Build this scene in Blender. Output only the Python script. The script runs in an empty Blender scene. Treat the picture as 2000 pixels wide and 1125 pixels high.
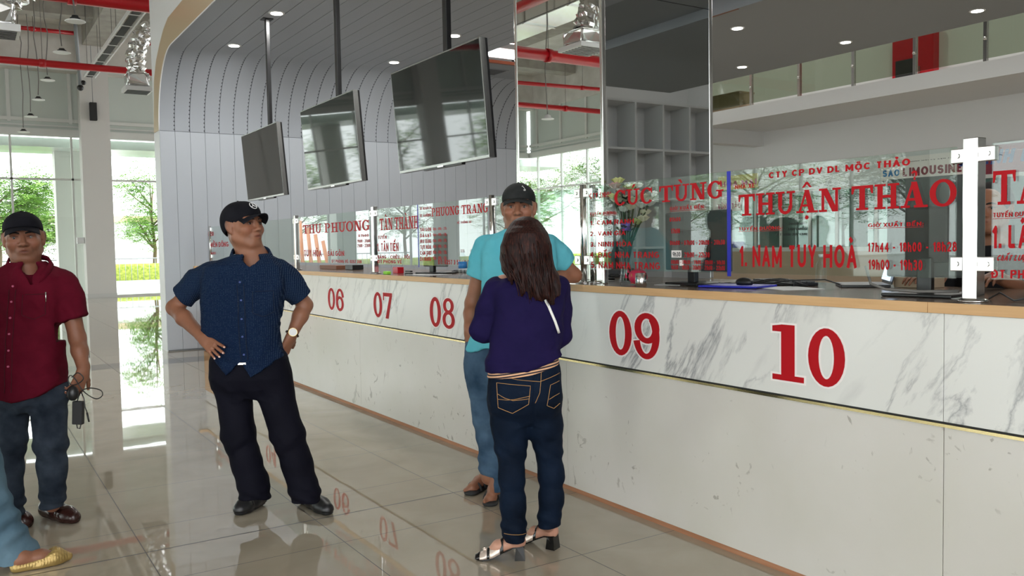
import bpy, bmesh, math, random
import numpy as np
from mathutils import Vector, Matrix
random.seed(7)
C = bpy.context.scene.collection
PI = math.pi
# ---------------- camera, world, exposure ----------------
F_PX, PITCH, YAW, ROLL, CAM_H = 1678.03, -.0511715, .5698413, -.0178585, 1.45
def cam_axes():
    cy, sy = math.cos(YAW), math.sin(YAW)
    f = Vector((sy*math.cos(PITCH), cy*math.cos(PITCH), math.sin(PITCH)))
    rt = Vector((cy, -sy, 0)); up = rt.cross(f)
    c, s = math.cos(ROLL), math.sin(ROLL)
    return c*rt+s*up, -s*rt+c*up, f
RT, UP, FW = cam_axes()
CAM = Vector((0, 0, CAM_H))
cd = bpy.data.cameras.new('camera'); cam = bpy.data.objects.new('camera', cd); C.objects.link(cam)
cd.sensor_fit = 'HORIZONTAL'; cd.sensor_width = 36; cd.lens = F_PX/2000*36; cd.clip_start = .05; cd.clip_end = 400
cam.matrix_world = Matrix(((RT.x, UP.x, -FW.x, 0), (RT.y, UP.y, -FW.y, 0), (RT.z, UP.z, -FW.z, CAM_H), (0, 0, 0, 1)))
bpy.context.scene.camera = cam
vs = bpy.context.scene.view_settings
vs.view_transform = 'Standard'; vs.look = 'None'; vs.gamma = 1; vs.use_curve_mapping = False; vs.exposure = .95
w = bpy.data.worlds.new('world'); bpy.context.scene.world = w; w.use_nodes = True
bg = w.node_tree.nodes['Background']; bg.inputs[0].default_value = (.95, .975, 1, 1); bg.inputs[1].default_value = 2.6
sd = bpy.data.lights.new('sun', 'SUN'); sd.energy = 2.2; sd.angle = .3; sd.color = (1, .95, .87)
so = bpy.data.objects.new('sun', sd); C.objects.link(so); so.rotation_euler = (math.radians(38), math.radians(22), math.radians(20))
# ---------------- geometry helpers ----------------
def ray(px, py):
    return RT*((px-1000)/F_PX) - UP*((py-562.5)/F_PX) + FW
def on(axis, val, px, py):
    """world point where the line of sight meets the plane axis=val (used to read real positions off the plan)"""
    d = ray(px, py); return CAM + d*((val-CAM[axis])/d[axis])
def tag(o, label=None, cat=None, group=None, kind=None):
    if label: o['label'] = label
    if cat: o['category'] = cat
    if group: o['group'] = group
    if kind: o['kind'] = kind
    return o
def empty(name, loc, label, cat, group=None, rz=0):
    o = bpy.data.objects.new(name, None); C.objects.link(o); o.location = loc; o.rotation_euler[2] = rz
    o.empty_display_size = .1
    return tag(o, label, cat, group)
def smooth_path(pts, n=6):
    P = [Vector(p) for p in pts]; P = [P[0]*2-P[1]]+P+[P[-1]*2-P[-2]]; out = []
    for i in range(1, len(P)-2):
        for k in range(n):
            t = k/n; a, b, c, d = P[i-1:i+3]; out.append(.5*((2*b)+(c-a)*t+(2*a-5*b+4*c-d)*t*t+(3*b-a-3*c+d)*t**3))
    return out+[P[-2]]
class MB:
    def __init__(s): s.bm = bmesh.new()
    def box(s, a, b, bev=0):
        a, b = Vector(a), Vector(b)
        r = bmesh.ops.create_cube(s.bm, size=1); sc = b-a; c = (a+b)/2
        for v in r['verts']: v.co = Vector((v.co.x*abs(sc.x), v.co.y*abs(sc.y), v.co.z*abs(sc.z)))+c
        if bev:
            es = list({e for v in r['verts'] for e in v.link_edges})
            bmesh.ops.bevel(s.bm, geom=es, offset=bev, segments=2, affect='EDGES', profile=.6)
        return s
    def tube(s, pts, r, n=10, cap=True, squash=None):
        pts = [Vector(p) for p in pts]; rs = r if isinstance(r, (list, tuple)) else [r]*len(pts)
        rings = []; pu = None
        for i, p in enumerate(pts):
            t = (pts[min(i+1, len(pts)-1)]-pts[max(i-1, 0)])
            t = t.normalized() if t.length > 1e-9 else Vector((0, 0, 1))
            if pu is None:
                u = t.cross(Vector((0, 0, 1)));
                if u.length < 1e-3: u = t.cross(Vector((1, 0, 0)))
            else: u = pu - t*pu.dot(t)
            u.normalize(); v = t.cross(u); pu = u
            ring = []
            for k in range(n):
                a = 2*PI*k/n
                o = (u*math.cos(a)+v*math.sin(a))*rs[i]
                if squash: o = Vector((o.x*squash[0], o.y*squash[1], o.z*squash[2]))
                ring.append(s.bm.verts.new(p+o))
            rings.append(ring)
        for A, B in zip(rings, rings[1:]):
            for k in range(n):
                f = s.bm.faces.new((A[k], A[(k+1) % n], B[(k+1) % n], B[k])); f.smooth = True
        if cap:
            s.bm.faces.new(list(reversed(rings[0]))); s.bm.faces.new(rings[-1])
        return s
    def lathe(s, prof, n=24, c=(0, 0, 0)):
        c = Vector(c); rings = []
        for r, z in prof:
            rings.append([s.bm.verts.new(c+Vector((max(r, 1e-4)*math.cos(2*PI*k/n), max(r, 1e-4)*math.sin(2*PI*k/n), z))) for k in range(n)])
        for A, B in zip(rings, rings[1:]):
            for k in range(n):
                f = s.bm.faces.new((A[k], A[(k+1) % n], B[(k+1) % n], B[k])); f.smooth = True
        s.bm.faces.new(list(reversed(rings[0]))); s.bm.faces.new(rings[-1])
        return s
    def ball(s, c, r, n=12, sq=(1, 1, 1)):
        q = bmesh.ops.create_uvsphere(s.bm, u_segments=n*2, v_segments=n, radius=r)
        for v in q['verts']: v.co = Vector((v.co.x*sq[0], v.co.y*sq[1], v.co.z*sq[2]))+Vector(c)
        for v in q['verts']:
            for f in v.link_faces: f.smooth = True
        return s
    def face(s, pts, smooth=False):
        f = s.bm.faces.new([s.bm.verts.new(Vector(p)) for p in pts]); f.smooth = smooth; return s
    def prism(s, pts2, ax, a, b):
        """polygon given in the two other axes, extruded along axis ax from a to b"""
        def mk(p, t):
            v = [0, 0, 0]; o = [i for i in range(3) if i != ax]; v[o[0]], v[o[1]] = p; v[ax] = t; return s.bm.verts.new(v)
        A = [mk(p, a) for p in pts2]; B = [mk(p, b) for p in pts2]; n = len(A)
        s.bm.faces.new(A); s.bm.faces.new(list(reversed(B)))
        for k in range(n): s.bm.faces.new((A[k], B[k], B[(k+1) % n], A[(k+1) % n]))
        bmesh.ops.recalc_face_normals(s.bm, faces=s.bm.faces[:])
        return s
    def build(s, name, m, parent=None, loc=None, fix=True):
        if fix: bmesh.ops.recalc_face_normals(s.bm, faces=s.bm.faces[:])
        me = bpy.data.meshes.new(name); s.bm.to_mesh(me); s.bm.free()
        me.materials.append(m); o = bpy.data.objects.new(name, me); C.objects.link(o)
        if loc: o.location = loc
        if parent: o.parent = parent
        return o
def struct(o): o['kind'] = 'structure'; return o
def copy_tree(o, parent=None):
    c = o.copy(); C.objects.link(c)
    if parent: c.parent = parent
    for ch in list(o.children): copy_tree(ch, c)
    return c
# ---------------- materials ----------------
M = {}
def mat(name, col, rough=.5, metal=0, spec=.5, **k):
    m = bpy.data.materials.new(name); m.use_nodes = True; b = m.node_tree.nodes['Principled BSDF']
    b.inputs['Base Color'].default_value = (*col, 1); b.inputs['Roughness'].default_value = rough
    b.inputs['Metallic'].default_value = metal; b.inputs['Specular IOR Level'].default_value = spec
    for a, v in k.items(): b.inputs[a.replace('_', ' ')].default_value = v
    M[name] = m; return m
class NT:
    """tiny node-graph writer"""
    def __init__(s, m): s.m = m; s.t = m.node_tree; s.b = s.t.nodes['Principled BSDF']
    def n(s, ty, **k):
        nd = s.t.nodes.new(ty)
        for a, v in k.items():
            if a.startswith('i_'):
                key = a[2:]; key = int(key) if key.isdigit() else key.replace('_', ' ')
                if hasattr(v, 'links') and hasattr(v, 'node'): s.t.links.new(v, nd.inputs[key])
                else: nd.inputs[key].default_value = v
            else: setattr(nd, a, v)
        return nd
    def math(s, op, a, b=0, c=0): return s.n('ShaderNodeMath', operation=op, i_0=a, i_1=b, i_2=c).outputs[0]
    def mix(s, f, a, b):
        nd = s.n('ShaderNodeMix', data_type='RGBA')
        for i, v in ((0, f), (6, a), (7, b)):
            if hasattr(v, 'links') and hasattr(v, 'node'): s.t.links.new(v, nd.inputs[i])
            else: nd.inputs[i].default_value = v if i == 0 else (*v[:3], 1)
        return nd.outputs[2]
    def pos(s): return s.n('ShaderNodeTexCoord').outputs['Object']
    def ramp(s, v, stops):
        nd = s.n('ShaderNodeValToRGB', i_0=v); cr = nd.color_ramp
        while len(cr.elements) < len(stops): cr.elements.new(.5)
        for e, (p, c) in zip(cr.elements, stops): e.position = p; e.color = (*c, 1) if len(c) == 3 else c
        return nd.outputs[0]
    def col(s, v): s.t.links.new(v, s.b.inputs['Base Color']); return s
    def rough(s, v): s.t.links.new(v, s.b.inputs['Roughness']); return s
    def bump(s, v, st=.3, d=.01):
        nd = s.n('ShaderNodeBump', i_Strength=st, i_Distance=d, i_Height=v); s.t.links.new(nd.outputs[0], s.b.inputs['Normal']); return s
def g3(v): return (v, v, v)
def noisy(name, c1, c2, scale=6, rough=.6, det=4, bump=0, **k):
    m = mat(name, c1, rough, **k); t = NT(m)
    nz = t.n('ShaderNodeTexNoise', i_Vector=t.pos(), i_Scale=scale, i_Detail=det).outputs[0]
    t.col(t.ramp(nz, [(.3, c1), (.7, c2)]))
    if bump: t.bump(nz, bump)
    return m
mat('white_paint', (.74, .745, .75), .45); mat('ceil_panel', (.34, .365, .40), .4)
mat('wall_panel', (.42, .45, .49), .35); mat('soffit', (.27, .29, .31), .6); mat('gap', (.05, .05, .055), .9); mat('joint_grey', (.16, .17, .18), .8)
mat('tan_trim', (.62, .48, .30), .3, .35); mat('column_paint', (.64, .625, .60), .6)
mat('chrome', (.74, .73, .71), .16, 1); mat('steel', (.72, .71, .69), .22, 1); mat('gold', (.62, .50, .26), .2, 1)
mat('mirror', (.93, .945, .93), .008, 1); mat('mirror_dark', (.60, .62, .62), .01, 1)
mat('black', (.012, .012, .013), .35); mat('black_matte', (.02, .02, .021), .7); mat('dark_grey', (.06, .062, .065), .5)
mat('pole_black', (.008, .008, .009), .4); mat('screen', (.008, .010, .011), .03, spec=.9); mat('tv_frame', (.35, .35, .34), .25, .9)
mat('red_pipe', (.50, .008, .015), .3); mat('mullion', (.60, .61, .58), .4); mat('white', (.8, .8, .8), .4)
mat('red_vinyl', (.46, .004, .010), .5, spec=.2); mat('white_vinyl', (.9, .84, .82), .4); mat('blue_vinyl', (.01, .015, .42), .4)
mat('navy_vinyl', (.02, .05, .22), .4); mat('skyblue_vinyl', (.03, .20, .50), .4); mat('dark_vinyl', (.03, .03, .035), .4)
mat('maroon_vinyl', (.22, .01, .03), .4); mat('yellow_vinyl', (.80, .72, .30), .5); mat('green_vinyl', (.15, .35, .2), .5)
mat('foil', (.80, .80, .80), .22, 1)
mat('brown_wood', (.20, .075, .04), .5); mat('card', (.42, .30, .19), .8); mat('kraft', (.45, .34, .24), .8)
mat('cable', (.18, .17, .16), .6); mat('red_paint', (.55, .008, .02), .35)
mat('glass_frost', (.53, .58, .54), .25); mat('road', (.50, .50, .49), .9); mat('kerb', (.6, .6, .58), .9)
mat('bark', (.22, .16, .11), .9); mat('fence_metal', (.30, .32, .33), .5)
def emit(name, col, s):
    m = mat(name, col, .5); b = m.node_tree.nodes['Principled BSDF']
    b.inputs['Emission Color'].default_value = (*col, 1); b.inputs['Emission Strength'].default_value = s; return m
emit('lamp', (1, .97, .88), 9); emit('tube_light', (.92, .97, 1), 5); emit('laptop_screen', (.55, .68, .85), .9)
def glass(name, tint, ior=1.5, rough=.0, extra=0.):
    m = bpy.data.materials.new(name); m.use_nodes = True; t = m.node_tree; t.nodes.clear()
    o = t.nodes.new('ShaderNodeOutputMaterial'); mx = t.nodes.new('ShaderNodeMixShader'); tr = t.nodes.new('ShaderNodeBsdfTransparent')
    gl = t.nodes.new('ShaderNodeBsdfGlossy'); fr = t.nodes.new('ShaderNodeFresnel'); 
    ge = t.nodes.new('ShaderNodeNewGeometry'); mr = t.nodes.new('ShaderNodeMapRange'); mr.inputs[3].default_value = ior; mr.inputs[4].default_value = 1/ior
    t.links.new(ge.outputs['Backfacing'], mr.inputs[0]); t.links.new(mr.outputs[0], fr.inputs[0])
    tr.inputs[0].default_value = (*tint, 1); gl.inputs[0].default_value = (1, 1, 1, 1); gl.inputs['Roughness'].default_value = rough
    t.links.new(fr.outputs[0], mx.inputs[0]); t.links.new(tr.outputs[0], mx.inputs[1]); t.links.new(gl.outputs[0], mx.inputs[2]); t.links.new(mx.outputs[0], o.inputs[0])
    M[name] = m; return m
glass('glass', (.90, .955, .93), 1.52); glass('window_glass', (.94, .97, .95), 1.35); glass('rail_glass', (.64, .68, .60), 1.4)
glass('clear_plastic', (.93, .96, .97), 1.4); glass('office_glass', (.42, .56, .52), 1.75)
noisy('concrete', (.50, .48, .44), (.66, .64, .60), 1.6, .85, 8); noisy('beam_concrete', (.30, .28, .25), (.40, .38, .34), 3, .9, 6)
noisy('leaf', (.05, .13, .02), (.22, .36, .06), 3, .6); noisy('leaf_light', (.12, .30, .04), (.32, .52, .10), 2.5, .6)
noisy('hedge', (.16, .26, .03), (.5, .52, .10), 9, .7, bump=.5)
def mk_floor():
    m = mat('floor_tile', (.38, .34, .27), .035, spec=.85); t = NT(m); p = t.pos()
    sx = t.n('ShaderNodeSeparateXYZ', i_Vector=p)
    x, y = sx.outputs[0], sx.outputs[1]
    def line(v, sp, off, wd):
        a = t.math('FRACT', t.math('DIVIDE', t.math('SUBTRACT', v, off), sp))
        a = t.math('MINIMUM', a, t.math('SUBTRACT', 1, a)); return t.math('LESS_THAN', t.math('MULTIPLY', a, sp), wd)
    ln = t.math('MAXIMUM', line(x, .8425, .69, .0024), line(y, .815, 3.146, .0024))
    j = t.math('LESS_THAN', t.math('ABSOLUTE', t.math('SUBTRACT', y, 4.382)), .0055)
    ln = t.math('MAXIMUM', ln, j)
    nz = t.n('ShaderNodeTexNoise', i_Vector=p, i_Scale=2.2, i_Detail=6, i_Distortion=.6).outputs[0]
    base = t.ramp(nz, [(.3, (.38, .325, .245)), (.7, (.46, .405, .32))])
    band = t.math('MULTIPLY', t.math('GREATER_THAN', y, 11.55), t.math('LESS_THAN', y, 12.1))
    base = t.mix(band, base, (.11, .098, .085))
    t.col(t.mix(ln, base, (.05, .04, .035))); t.rough(t.math('MULTIPLY_ADD', ln, .5, .018))
    n2 = t.n('ShaderNodeTexNoise', i_Vector=p, i_Scale=3.2, i_Detail=2).outputs[0]; t.bump(n2, .03, .01)
    t.b.inputs['Coat Weight'].default_value = .25; t.b.inputs['Coat Roughness'].default_value = .02
mk_floor()
def mk_marble():
    m = mat('marble', (.78, .78, .76), .16); t = NT(m); p = t.pos()
    # veins slanting up towards the near end of the counter, in the counter's own plane
    sp_ = t.n('ShaderNodeSeparateXYZ', i_Vector=p); y_, z_ = sp_.outputs[1], sp_.outputs[2]
    ac = t.math('ADD', t.math('MULTIPLY', y_, 1.5), t.math('MULTIPLY', z_, 1.05)); al = t.math('SUBTRACT', t.math('MULTIPLY', z_, .5), t.math('MULTIPLY', y_, .33))
    mp = t.n('ShaderNodeCombineXYZ', i_0=ac, i_1=al).outputs[0]
    n1 = t.n('ShaderNodeTexNoise', i_Vector=mp, i_Scale=1.9, i_Detail=8, i_Roughness=.6, i_Distortion=.5).outputs[0]
    v1 = t.math('ABSOLUTE', t.math('SUBTRACT', n1, .5))
    n2 = t.n('ShaderNodeTexNoise', i_Vector=mp, i_Scale=1.1, i_Detail=3).outputs[0]
    fine = t.ramp(v1, [(0, g3(1)), (.010, g3(.5)), (.035, g3(0))])
    msk = t.ramp(n2, [(.42, g3(0)), (.62, g3(1))])
    f = t.math('MULTIPLY', fine, msk)
    n3 = t.n('ShaderNodeTexNoise', i_Vector=mp, i_Scale=2.6, i_Detail=7, i_Distortion=.5).outputs[0]
    wide = t.ramp(n3, [(.62, g3(0)), (.74, g3(.28))])
    f = t.math('MAXIMUM', f, wide)
    t.col(t.mix(f, (.76, .755, .725), (.33, .33, .34)))
mk_marble()
def mk_stone():
    m = mat('stone_panel', (.60, .57, .51), .17); t = NT(m); p = t.pos()
    n1 = t.n('ShaderNodeTexNoise', i_Vector=p, i_Scale=1.6, i_Detail=4).outputs[0]
    base = t.ramp(n1, [(.35, (.63, .605, .545)), (.65, (.67, .64, .60))])
    mp = t.n('ShaderNodeMapping', i_Vector=p, i_Rotation=(.5, 0, 0), i_Scale=(1, 1.3, 1.)).outputs[0]
    n2 = t.n('ShaderNodeTexNoise', i_Vector=mp, i_Scale=8, i_Detail=5, i_Distortion=1.8).outputs[0]
    fl = t.ramp(n2, [(.64, g3(0)), (.68, g3(.8))])
    n3 = t.n('ShaderNodeTexNoise', i_Vector=p, i_Scale=2.3, i_Detail=2).outputs[0]
    fl = t.math('MULTIPLY', fl, t.ramp(n3, [(.42, g3(0)), (.6, g3(1))]))
    t.col(t.mix(fl, base, (.36, .33, .29)))
mk_stone()
def mk_wood(name, c1, c2, rough, axis=1, sc=(22, 1.2, 22), spec=.5):
    m = mat(name, c1, rough, spec=spec); t = NT(m); p = t.pos()
    mp = t.n('ShaderNodeMapping', i_Vector=p, i_Scale=sc).outputs[0]
    nz = t.n('ShaderNodeTexNoise', i_Vector=mp, i_Scale=2.5, i_Detail=6).outputs[0]
    t.col(t.ramp(nz, [(.3, c1), (.7, c2)]))
mk_wood('oak_edge', (.62, .36, .16), (.72, .45, .22), .4); mk_wood('worktop_wood', (.16, .11, .08), (.24, .175, .13), .16)
mk_wood('slat_wood', (.52, .26, .10), (.62, .34, .15), .5, sc=(20, 20, 2)); mk_wood('plinth_wood', (.36, .16, .08), (.46, .22, .12), .5)
def mk_dotted():
    m = mat('dotted_shirt', (.010, .026, .070), .9, spec=.08); t = NT(m); p = t.pos()
    mp = t.n('ShaderNodeMapping', i_Vector=p, i_Scale=(1, .01, 1.35)).outputs[0]
    v = t.n('ShaderNodeTexVoronoi', i_Vector=mp, i_Scale=118., i_Randomness=.15).outputs[0]
    t.col(t.mix(t.ramp(v, [(.22, g3(.9)), (.34, g3(0))]), (.0055, .014, .040), (.042, .066, .11)))
mk_dotted()
def cloth(name, c1, c2, scale=14, rough=.85, sheen=.0, det=4, bump=.15):
    m = mat(name, c1, rough, spec=.1); t = NT(m); p = t.pos()
    nz = t.n('ShaderNodeTexNoise', i_Vector=p, i_Scale=scale, i_Detail=det).outputs[0]
    t.col(t.ramp(nz, [(.3, c1), (.7, c2)]))
    fn = t.n('ShaderNodeTexNoise', i_Vector=p, i_Scale=scale*1.5, i_Detail=3, i_Distortion=.8).outputs[0]
    t.bump(fn, bump, .02); return m
cloth('maroon_cloth', (.085, .003, .012), (.115, .005, .017), 9); cloth('navy_knit', (.009, .006, .040), (.013, .008, .052), 6, .8)
cloth('cyan_cloth', (.10, .43, .52), (.13, .49, .58), 6); cloth('black_trouser', (.003, .003, .007), (.006, .006, .012), 5, .75)
cloth('washed_denim', (.006, .010, .018), (.048, .062, .085), 7, .8, bump=.35); cloth('dark_denim', (.002, .005, .012), (.005, .012, .029), 6, .75, bump=.3)
cloth('mid_denim', (.018, .045, .085), (.075, .13, .20), 7, .8, bump=.3); cloth('pale_denim', (.065, .12, .165), (.13, .21, .27), 6, .85, bump=.3)
cloth('cap_black', (.007, .007, .010), (.012, .012, .016), 12, .8); cloth('cap_grey', (.018, .020, .020), (.035, .036, .036), 12, .8)
cloth('dark_shirt', (.012, .012, .014), (.02, .02, .022), 8); cloth('grey_shirt', (.3, .3, .3), (.36, .36, .36), 8)
mat('brown_leather', (.035, .012, .010), .22); mat('black_leather', (.012, .012, .013), .38); mat('patent', (.008, .008, .008), .08)
mat('gold_leather', (.42, .29, .10), .38, .5); mat('nail', (.75, .50, .42), .3); mat('eye_white', (.20, .165, .14), .3); mat('iris', (.012, .007, .005), .1)
mat('brow_hair', (.012, .009, .008), .9); mat('stitch', (.42, .22, .08), .7); mat('strap_white', (.85, .84, .80), .5)
def mk_skin(name, c):
    m = mat(name, c, .48, spec=.4); t = NT(m); p = t.pos()
    at = t.n('ShaderNodeVertexColor', layer_name='tone').outputs[0]
    nz = t.n('ShaderNodeTexNoise', i_Vector=p, i_Scale=16, i_Detail=5).outputs[0]
    a = t.ramp(nz, [(.3, tuple(v*.9 for v in c)), (.7, tuple(min(1, v*1.1) for v in c))])
    nd = t.n('ShaderNodeMix', data_type='RGBA', blend_type='MULTIPLY'); nd.inputs[0].default_value = 1
    t.t.links.new(a, nd.inputs[6]); t.t.links.new(at, nd.inputs[7]); t.col(nd.outputs[2])
    fn = t.n('ShaderNodeTexNoise', i_Vector=p, i_Scale=120, i_Detail=3).outputs[0]; t.bump(fn, .12, .003)
mk_skin('skin_tan', (.27, .115, .065)); mk_skin('skin_brown', (.25, .105, .060)); mk_skin('skin_fair', (.50, .26, .18))
def mk_hair():
    m = mat('brown_hair', (.03, .008, .006), .5, spec=.22); t = NT(m); p = t.pos()
    mp = t.n('ShaderNodeMapping', i_Vector=p, i_Scale=(95, 95, 5)).outputs[0]
    nz = t.n('ShaderNodeTexNoise', i_Vector=mp, i_Scale=1.6, i_Detail=5, i_Distortion=.3).outputs[0]
    t.col(t.ramp(nz, [(.35, (.007, .002, .002)), (.55, (.024, .006, .004)), (.75, (.075, .022, .014))])); t.bump(nz, .5, .004)
mk_hair()
def mk_stripe():
    m = mat('striped_hem', (.8, .45, .25), .8); t = NT(m); p = t.pos(); z = t.n('ShaderNodeSeparateXYZ', i_Vector=p)
    a = t.math('FRACT', t.math('MULTIPLY', t.math('SUBTRACT', z.outputs[2], t.math('MULTIPLY', z.outputs[0], .16)), 78.))
    t.col(t.mix(t.math('LESS_THAN', a, .5), (.75, .42, .24), (.02, .012, .02)))
mk_stripe()
# ---------------- setting: shell of the hall ----------------
CX = 2.945          # front face of the counter
CZ = 4.14           # low ceiling over the counter
WX = 2.44           # left end of the panelled wall and ceiling
WY = 12.95
FY = 30.0           # far facade
LX = -14.0          # left facade
def sbox(name, a, b, m, bev=0): return struct(MB().box(a, b, bev).build(name, M[m]))
sbox('floor', (-14.2, -9, -.2), (20, 30.2, 0), 'floor_tile')
sbox('ceiling', (-14.2, -9, 8.32), (20, 30.2, 8.6), 'concrete')
# beams of the high ceiling
b = MB()
for y in (16.2, 7.7, -.8): b.box((-14, y, 7.7), (2.43, y+.6, 8.32))
b.box((-14, 26.6, 7.93), (20, 27.2, 8.32))
b.box((-3.2, -9, 7.7), (-2.6, 30, 8.32)); b.box((-9.2, -9, 7.7), (-8.6, 30, 8.32))
b.box((3.4, 13.9, 7.75), (4.0, 30, 8.32)); struct(b.build('trim_1', M['beam_concrete']))
sbox('trim_17', (-14.1, -9, 6.95), (-13.9, 29.5, 8.32), 'concrete'); sbox('trim_16', (-14, 29.42, 6.95), (20, 29.52, 7.12), 'kerb'); sbox('trim_2', (-14, 29.5, 6.95), (20, 30.1, 8.32), 'concrete')
# low ceiling: bevelled planks running along y, open slot over the middle
def ceiling_low():
    bm = MB(); pitch = .2065; x = WX+.003
    prof = []                                   # y,z of the under side, wall curve first
    for k in range(0, 15):
        a = k/14*PI/2; prof.append((WY-1.0+1.0*math.cos(a), 3.14+1.0*math.sin(a)))
    n = 0; t = .012
    while x < 6.33:
        x1 = min(x+pitch-.008, 6.345)
        inner = prof+[(-4.0, CZ)]; outer = [(y+t*.8, z+t) for y, z in prof]+[(-4.0, CZ+t)]
        A = []; B = []; A2 = []; B2 = []
        for (y, z), (yo, zo) in zip(inner, outer):
            A.append(bm.bm.verts.new((x, y, z))); B.append(bm.bm.verts.new((x1, y, z)))
            A2.append(bm.bm.verts.new((x-.003, yo, zo))); B2.append(bm.bm.verts.new((x1+.003, yo, zo)))
        for P, Q in ((A, B), (A2, A), (B, B2)):
            if P is A2: Q = [bm.bm.verts.new(v.co) for v in A]
            if P is B: P = [bm.bm.verts.new(v.co) for v in B]
            for i in range(len(P)-1):
                f = bm.bm.faces.new((P[i], P[i+1], Q[i+1], Q[i])); f.smooth = True
        x += pitch; n += 1
    while x < 10.98:                            # beyond the slot the planks only cover the curve
        x1 = x+pitch-.008
        A = [bm.bm.verts.new((x, y, z)) for y, z in prof]; B = [bm.bm.verts.new((x1, y, z)) for y, z in prof]
        for i in range(len(A)-1):
            f = bm.bm.faces.new((A[i], A[i+1], B[i+1], B[i])); f.smooth = True
        x += pitch
    for f in bm.bm.faces: pass
    o = bm.build('ceiling_plank_panels', M['ceil_panel'], fix=False); return struct(o)
ceiling_low()
b = MB()                                        # dark backing seen in the joints
pr = [(WY-1.0+1.014*math.cos(a), 3.14+1.014*math.sin(a)) for a in [k/10*PI/2 for k in range(11)]]
A = [b.bm.verts.new((WX+.002, y, z)) for y, z in pr+[(-4, CZ+.014)]]; B = [b.bm.verts.new((6.345, y, z)) for y, z in pr+[(-4, CZ+.014)]]
for i in range(len(A)-1): b.bm.faces.new((A[i], A[i+1], B[i+1], B[i]))
A = [b.bm.verts.new((6.345, y, z)) for y, z in pr]; B = [b.bm.verts.new((10.98, y, z)) for y, z in pr]
for i in range(len(A)-1): b.bm.faces.new((A[i], A[i+1], B[i+1], B[i]))
struct(b.build('trim_3', M['gap'], fix=False))
# plain ceiling round the slot and out to the free edge
b = MB()
b.box((6.345, 10.98, CZ), (7.73, 11.95, CZ+.05)); b.box((7.73, -4, CZ), (10.98, 11.95, CZ+.35))
struct(b.build('ceiling_soffit', M['soffit']))
b = MB(); b.box((6.31, -4, CZ+.001), (6.345, 10.95, CZ+.5)); b.box((7.732, 7.1, CZ-.005), (7.76, 10.95, CZ+.5)); b.box((6.31, 10.93, CZ-.012), (7.78, 10.98, CZ+.03))
struct(b.build('trim_4', M['brown_wood']))
b = MB()
for k in range(14): b.box((6.345, 10.6-k*.25, CZ+.22), (7.73, 10.66-k*.25, CZ+.40))
b.box((6.3, -4, CZ+.48), (7.8, 11, CZ+.5)); struct(b.build('trim_5', M['brown_wood']))
sbox('trim_15', (6.345, -4, CZ+.12), (7.73, 7.1, CZ+.16), 'soffit')
# plank wall below the curve
b = MB(); x = WX+.003; pitch = .2065
while x < 10.9:
    x1 = x+pitch-.004; b.box((x, WY, .02), (x1, WY+.02, 3.134)); x += pitch
struct(b.build('wall_back', M['wall_panel']))
sbox('wall_back_core', (WX+.01, WY+.012, 0), (10.98, WY+.3, 3.14), 'joint_grey')
# rows of small fixing holes beside the joints of the curve
b = MB(); x = WX+pitch
for j in range(28):
    for k in range(24):
        a = (k+.4)/24*PI/2*.86; y, z = WY-1+.9975*math.cos(a), 3.14+.9975*math.sin(a)
        ty, tz = -math.sin(a)*.010, math.cos(a)*.010
        b.bm.faces.new([b.bm.verts.new(p) for p in ((x-.016, y-ty, z-tz), (x-.004, y-ty, z-tz), (x-.004, y+ty, z+tz), (x-.016, y+ty, z+tz))])
    x += pitch
h = b.build('fixing_holes', M['gap'], fix=False); h['kind'] = 'structure'
# end face of the shell: tan band and white bulkhead
inner = [(WY, .0), (WY, 3.14)]+[(WY-1.0+1.0*math.cos(a), 3.14+1.0*math.sin(a)) for a in [k/12*PI/2 for k in range(1, 13)]]+[(-4, CZ)]
outer = [(WY+.39, .0), (WY+.39, 3.147), (13.2, 3.86), (12.98, 4.12), (12.705, 4.29), (12.4, 4.43), (12.1, 4.51), (11.2, 4.522), (-4, 4.522)]
def band(name, x0, x1, m):
    b = MB()
    pin = [(y, z) for y, z in inner if z > 3.1]; pout = [(y, z) for y, z in outer if z > 3.1]
    b.prism(pin+list(reversed(pout)), 0, x0, x1); return struct(b.build(name, M[m]))
band('trim_6', WX-.004, WX+.002, 'tan_trim')
sbox('wall_left_end', (WX-.002, WY+.02, 0), (WX+.3, WY+.39, 3.14), 'white_paint')
b = MB(); pl = [(WY+.39, 3.14), (13.2, 3.86), (12.98, 4.12), (12.705, 4.29), (12.4, 4.43), (12.1, 4.51), (11.2, 4.522), (-4, 4.522), (-4, 8.32), (WY+.39, 8.32)]
b.prism(pl, 0, WX, WX+.15); struct(b.build('wall_left', M['white_paint']))
sbox('wall_back_upper', (WX+.15, WY+.2, 3.14), (10.98, WY+.39, 8.32), 'white_paint')
b = MB(); 
ed = [(y-.012, z-.012) for y, z in inner if z > .5]
b.tube([(WX-.004, y, z) for y, z in inner if z > 3.0], .008, 6); struct(b.build('trim_7', M['white']))
# columns of the hall
for i, (x, y) in enumerate(((3.27, 29.38), (-3.9, 29.38), (-3.1, 29.38), (-10.3, 29.38), (-13.5, 20), (-13.5, 11.5), (-13.5, 3), (-13.5, -5.5), (-13.5, -8.5))):
    sbox('wall_column', (x, y, .12), (x+.82, y+.6, 8.32), 'column_paint')
    sbox('baseboard_column', (x-.01, y-.01, 0), (x+.83, y+.61, .14), 'kerb')
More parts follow.
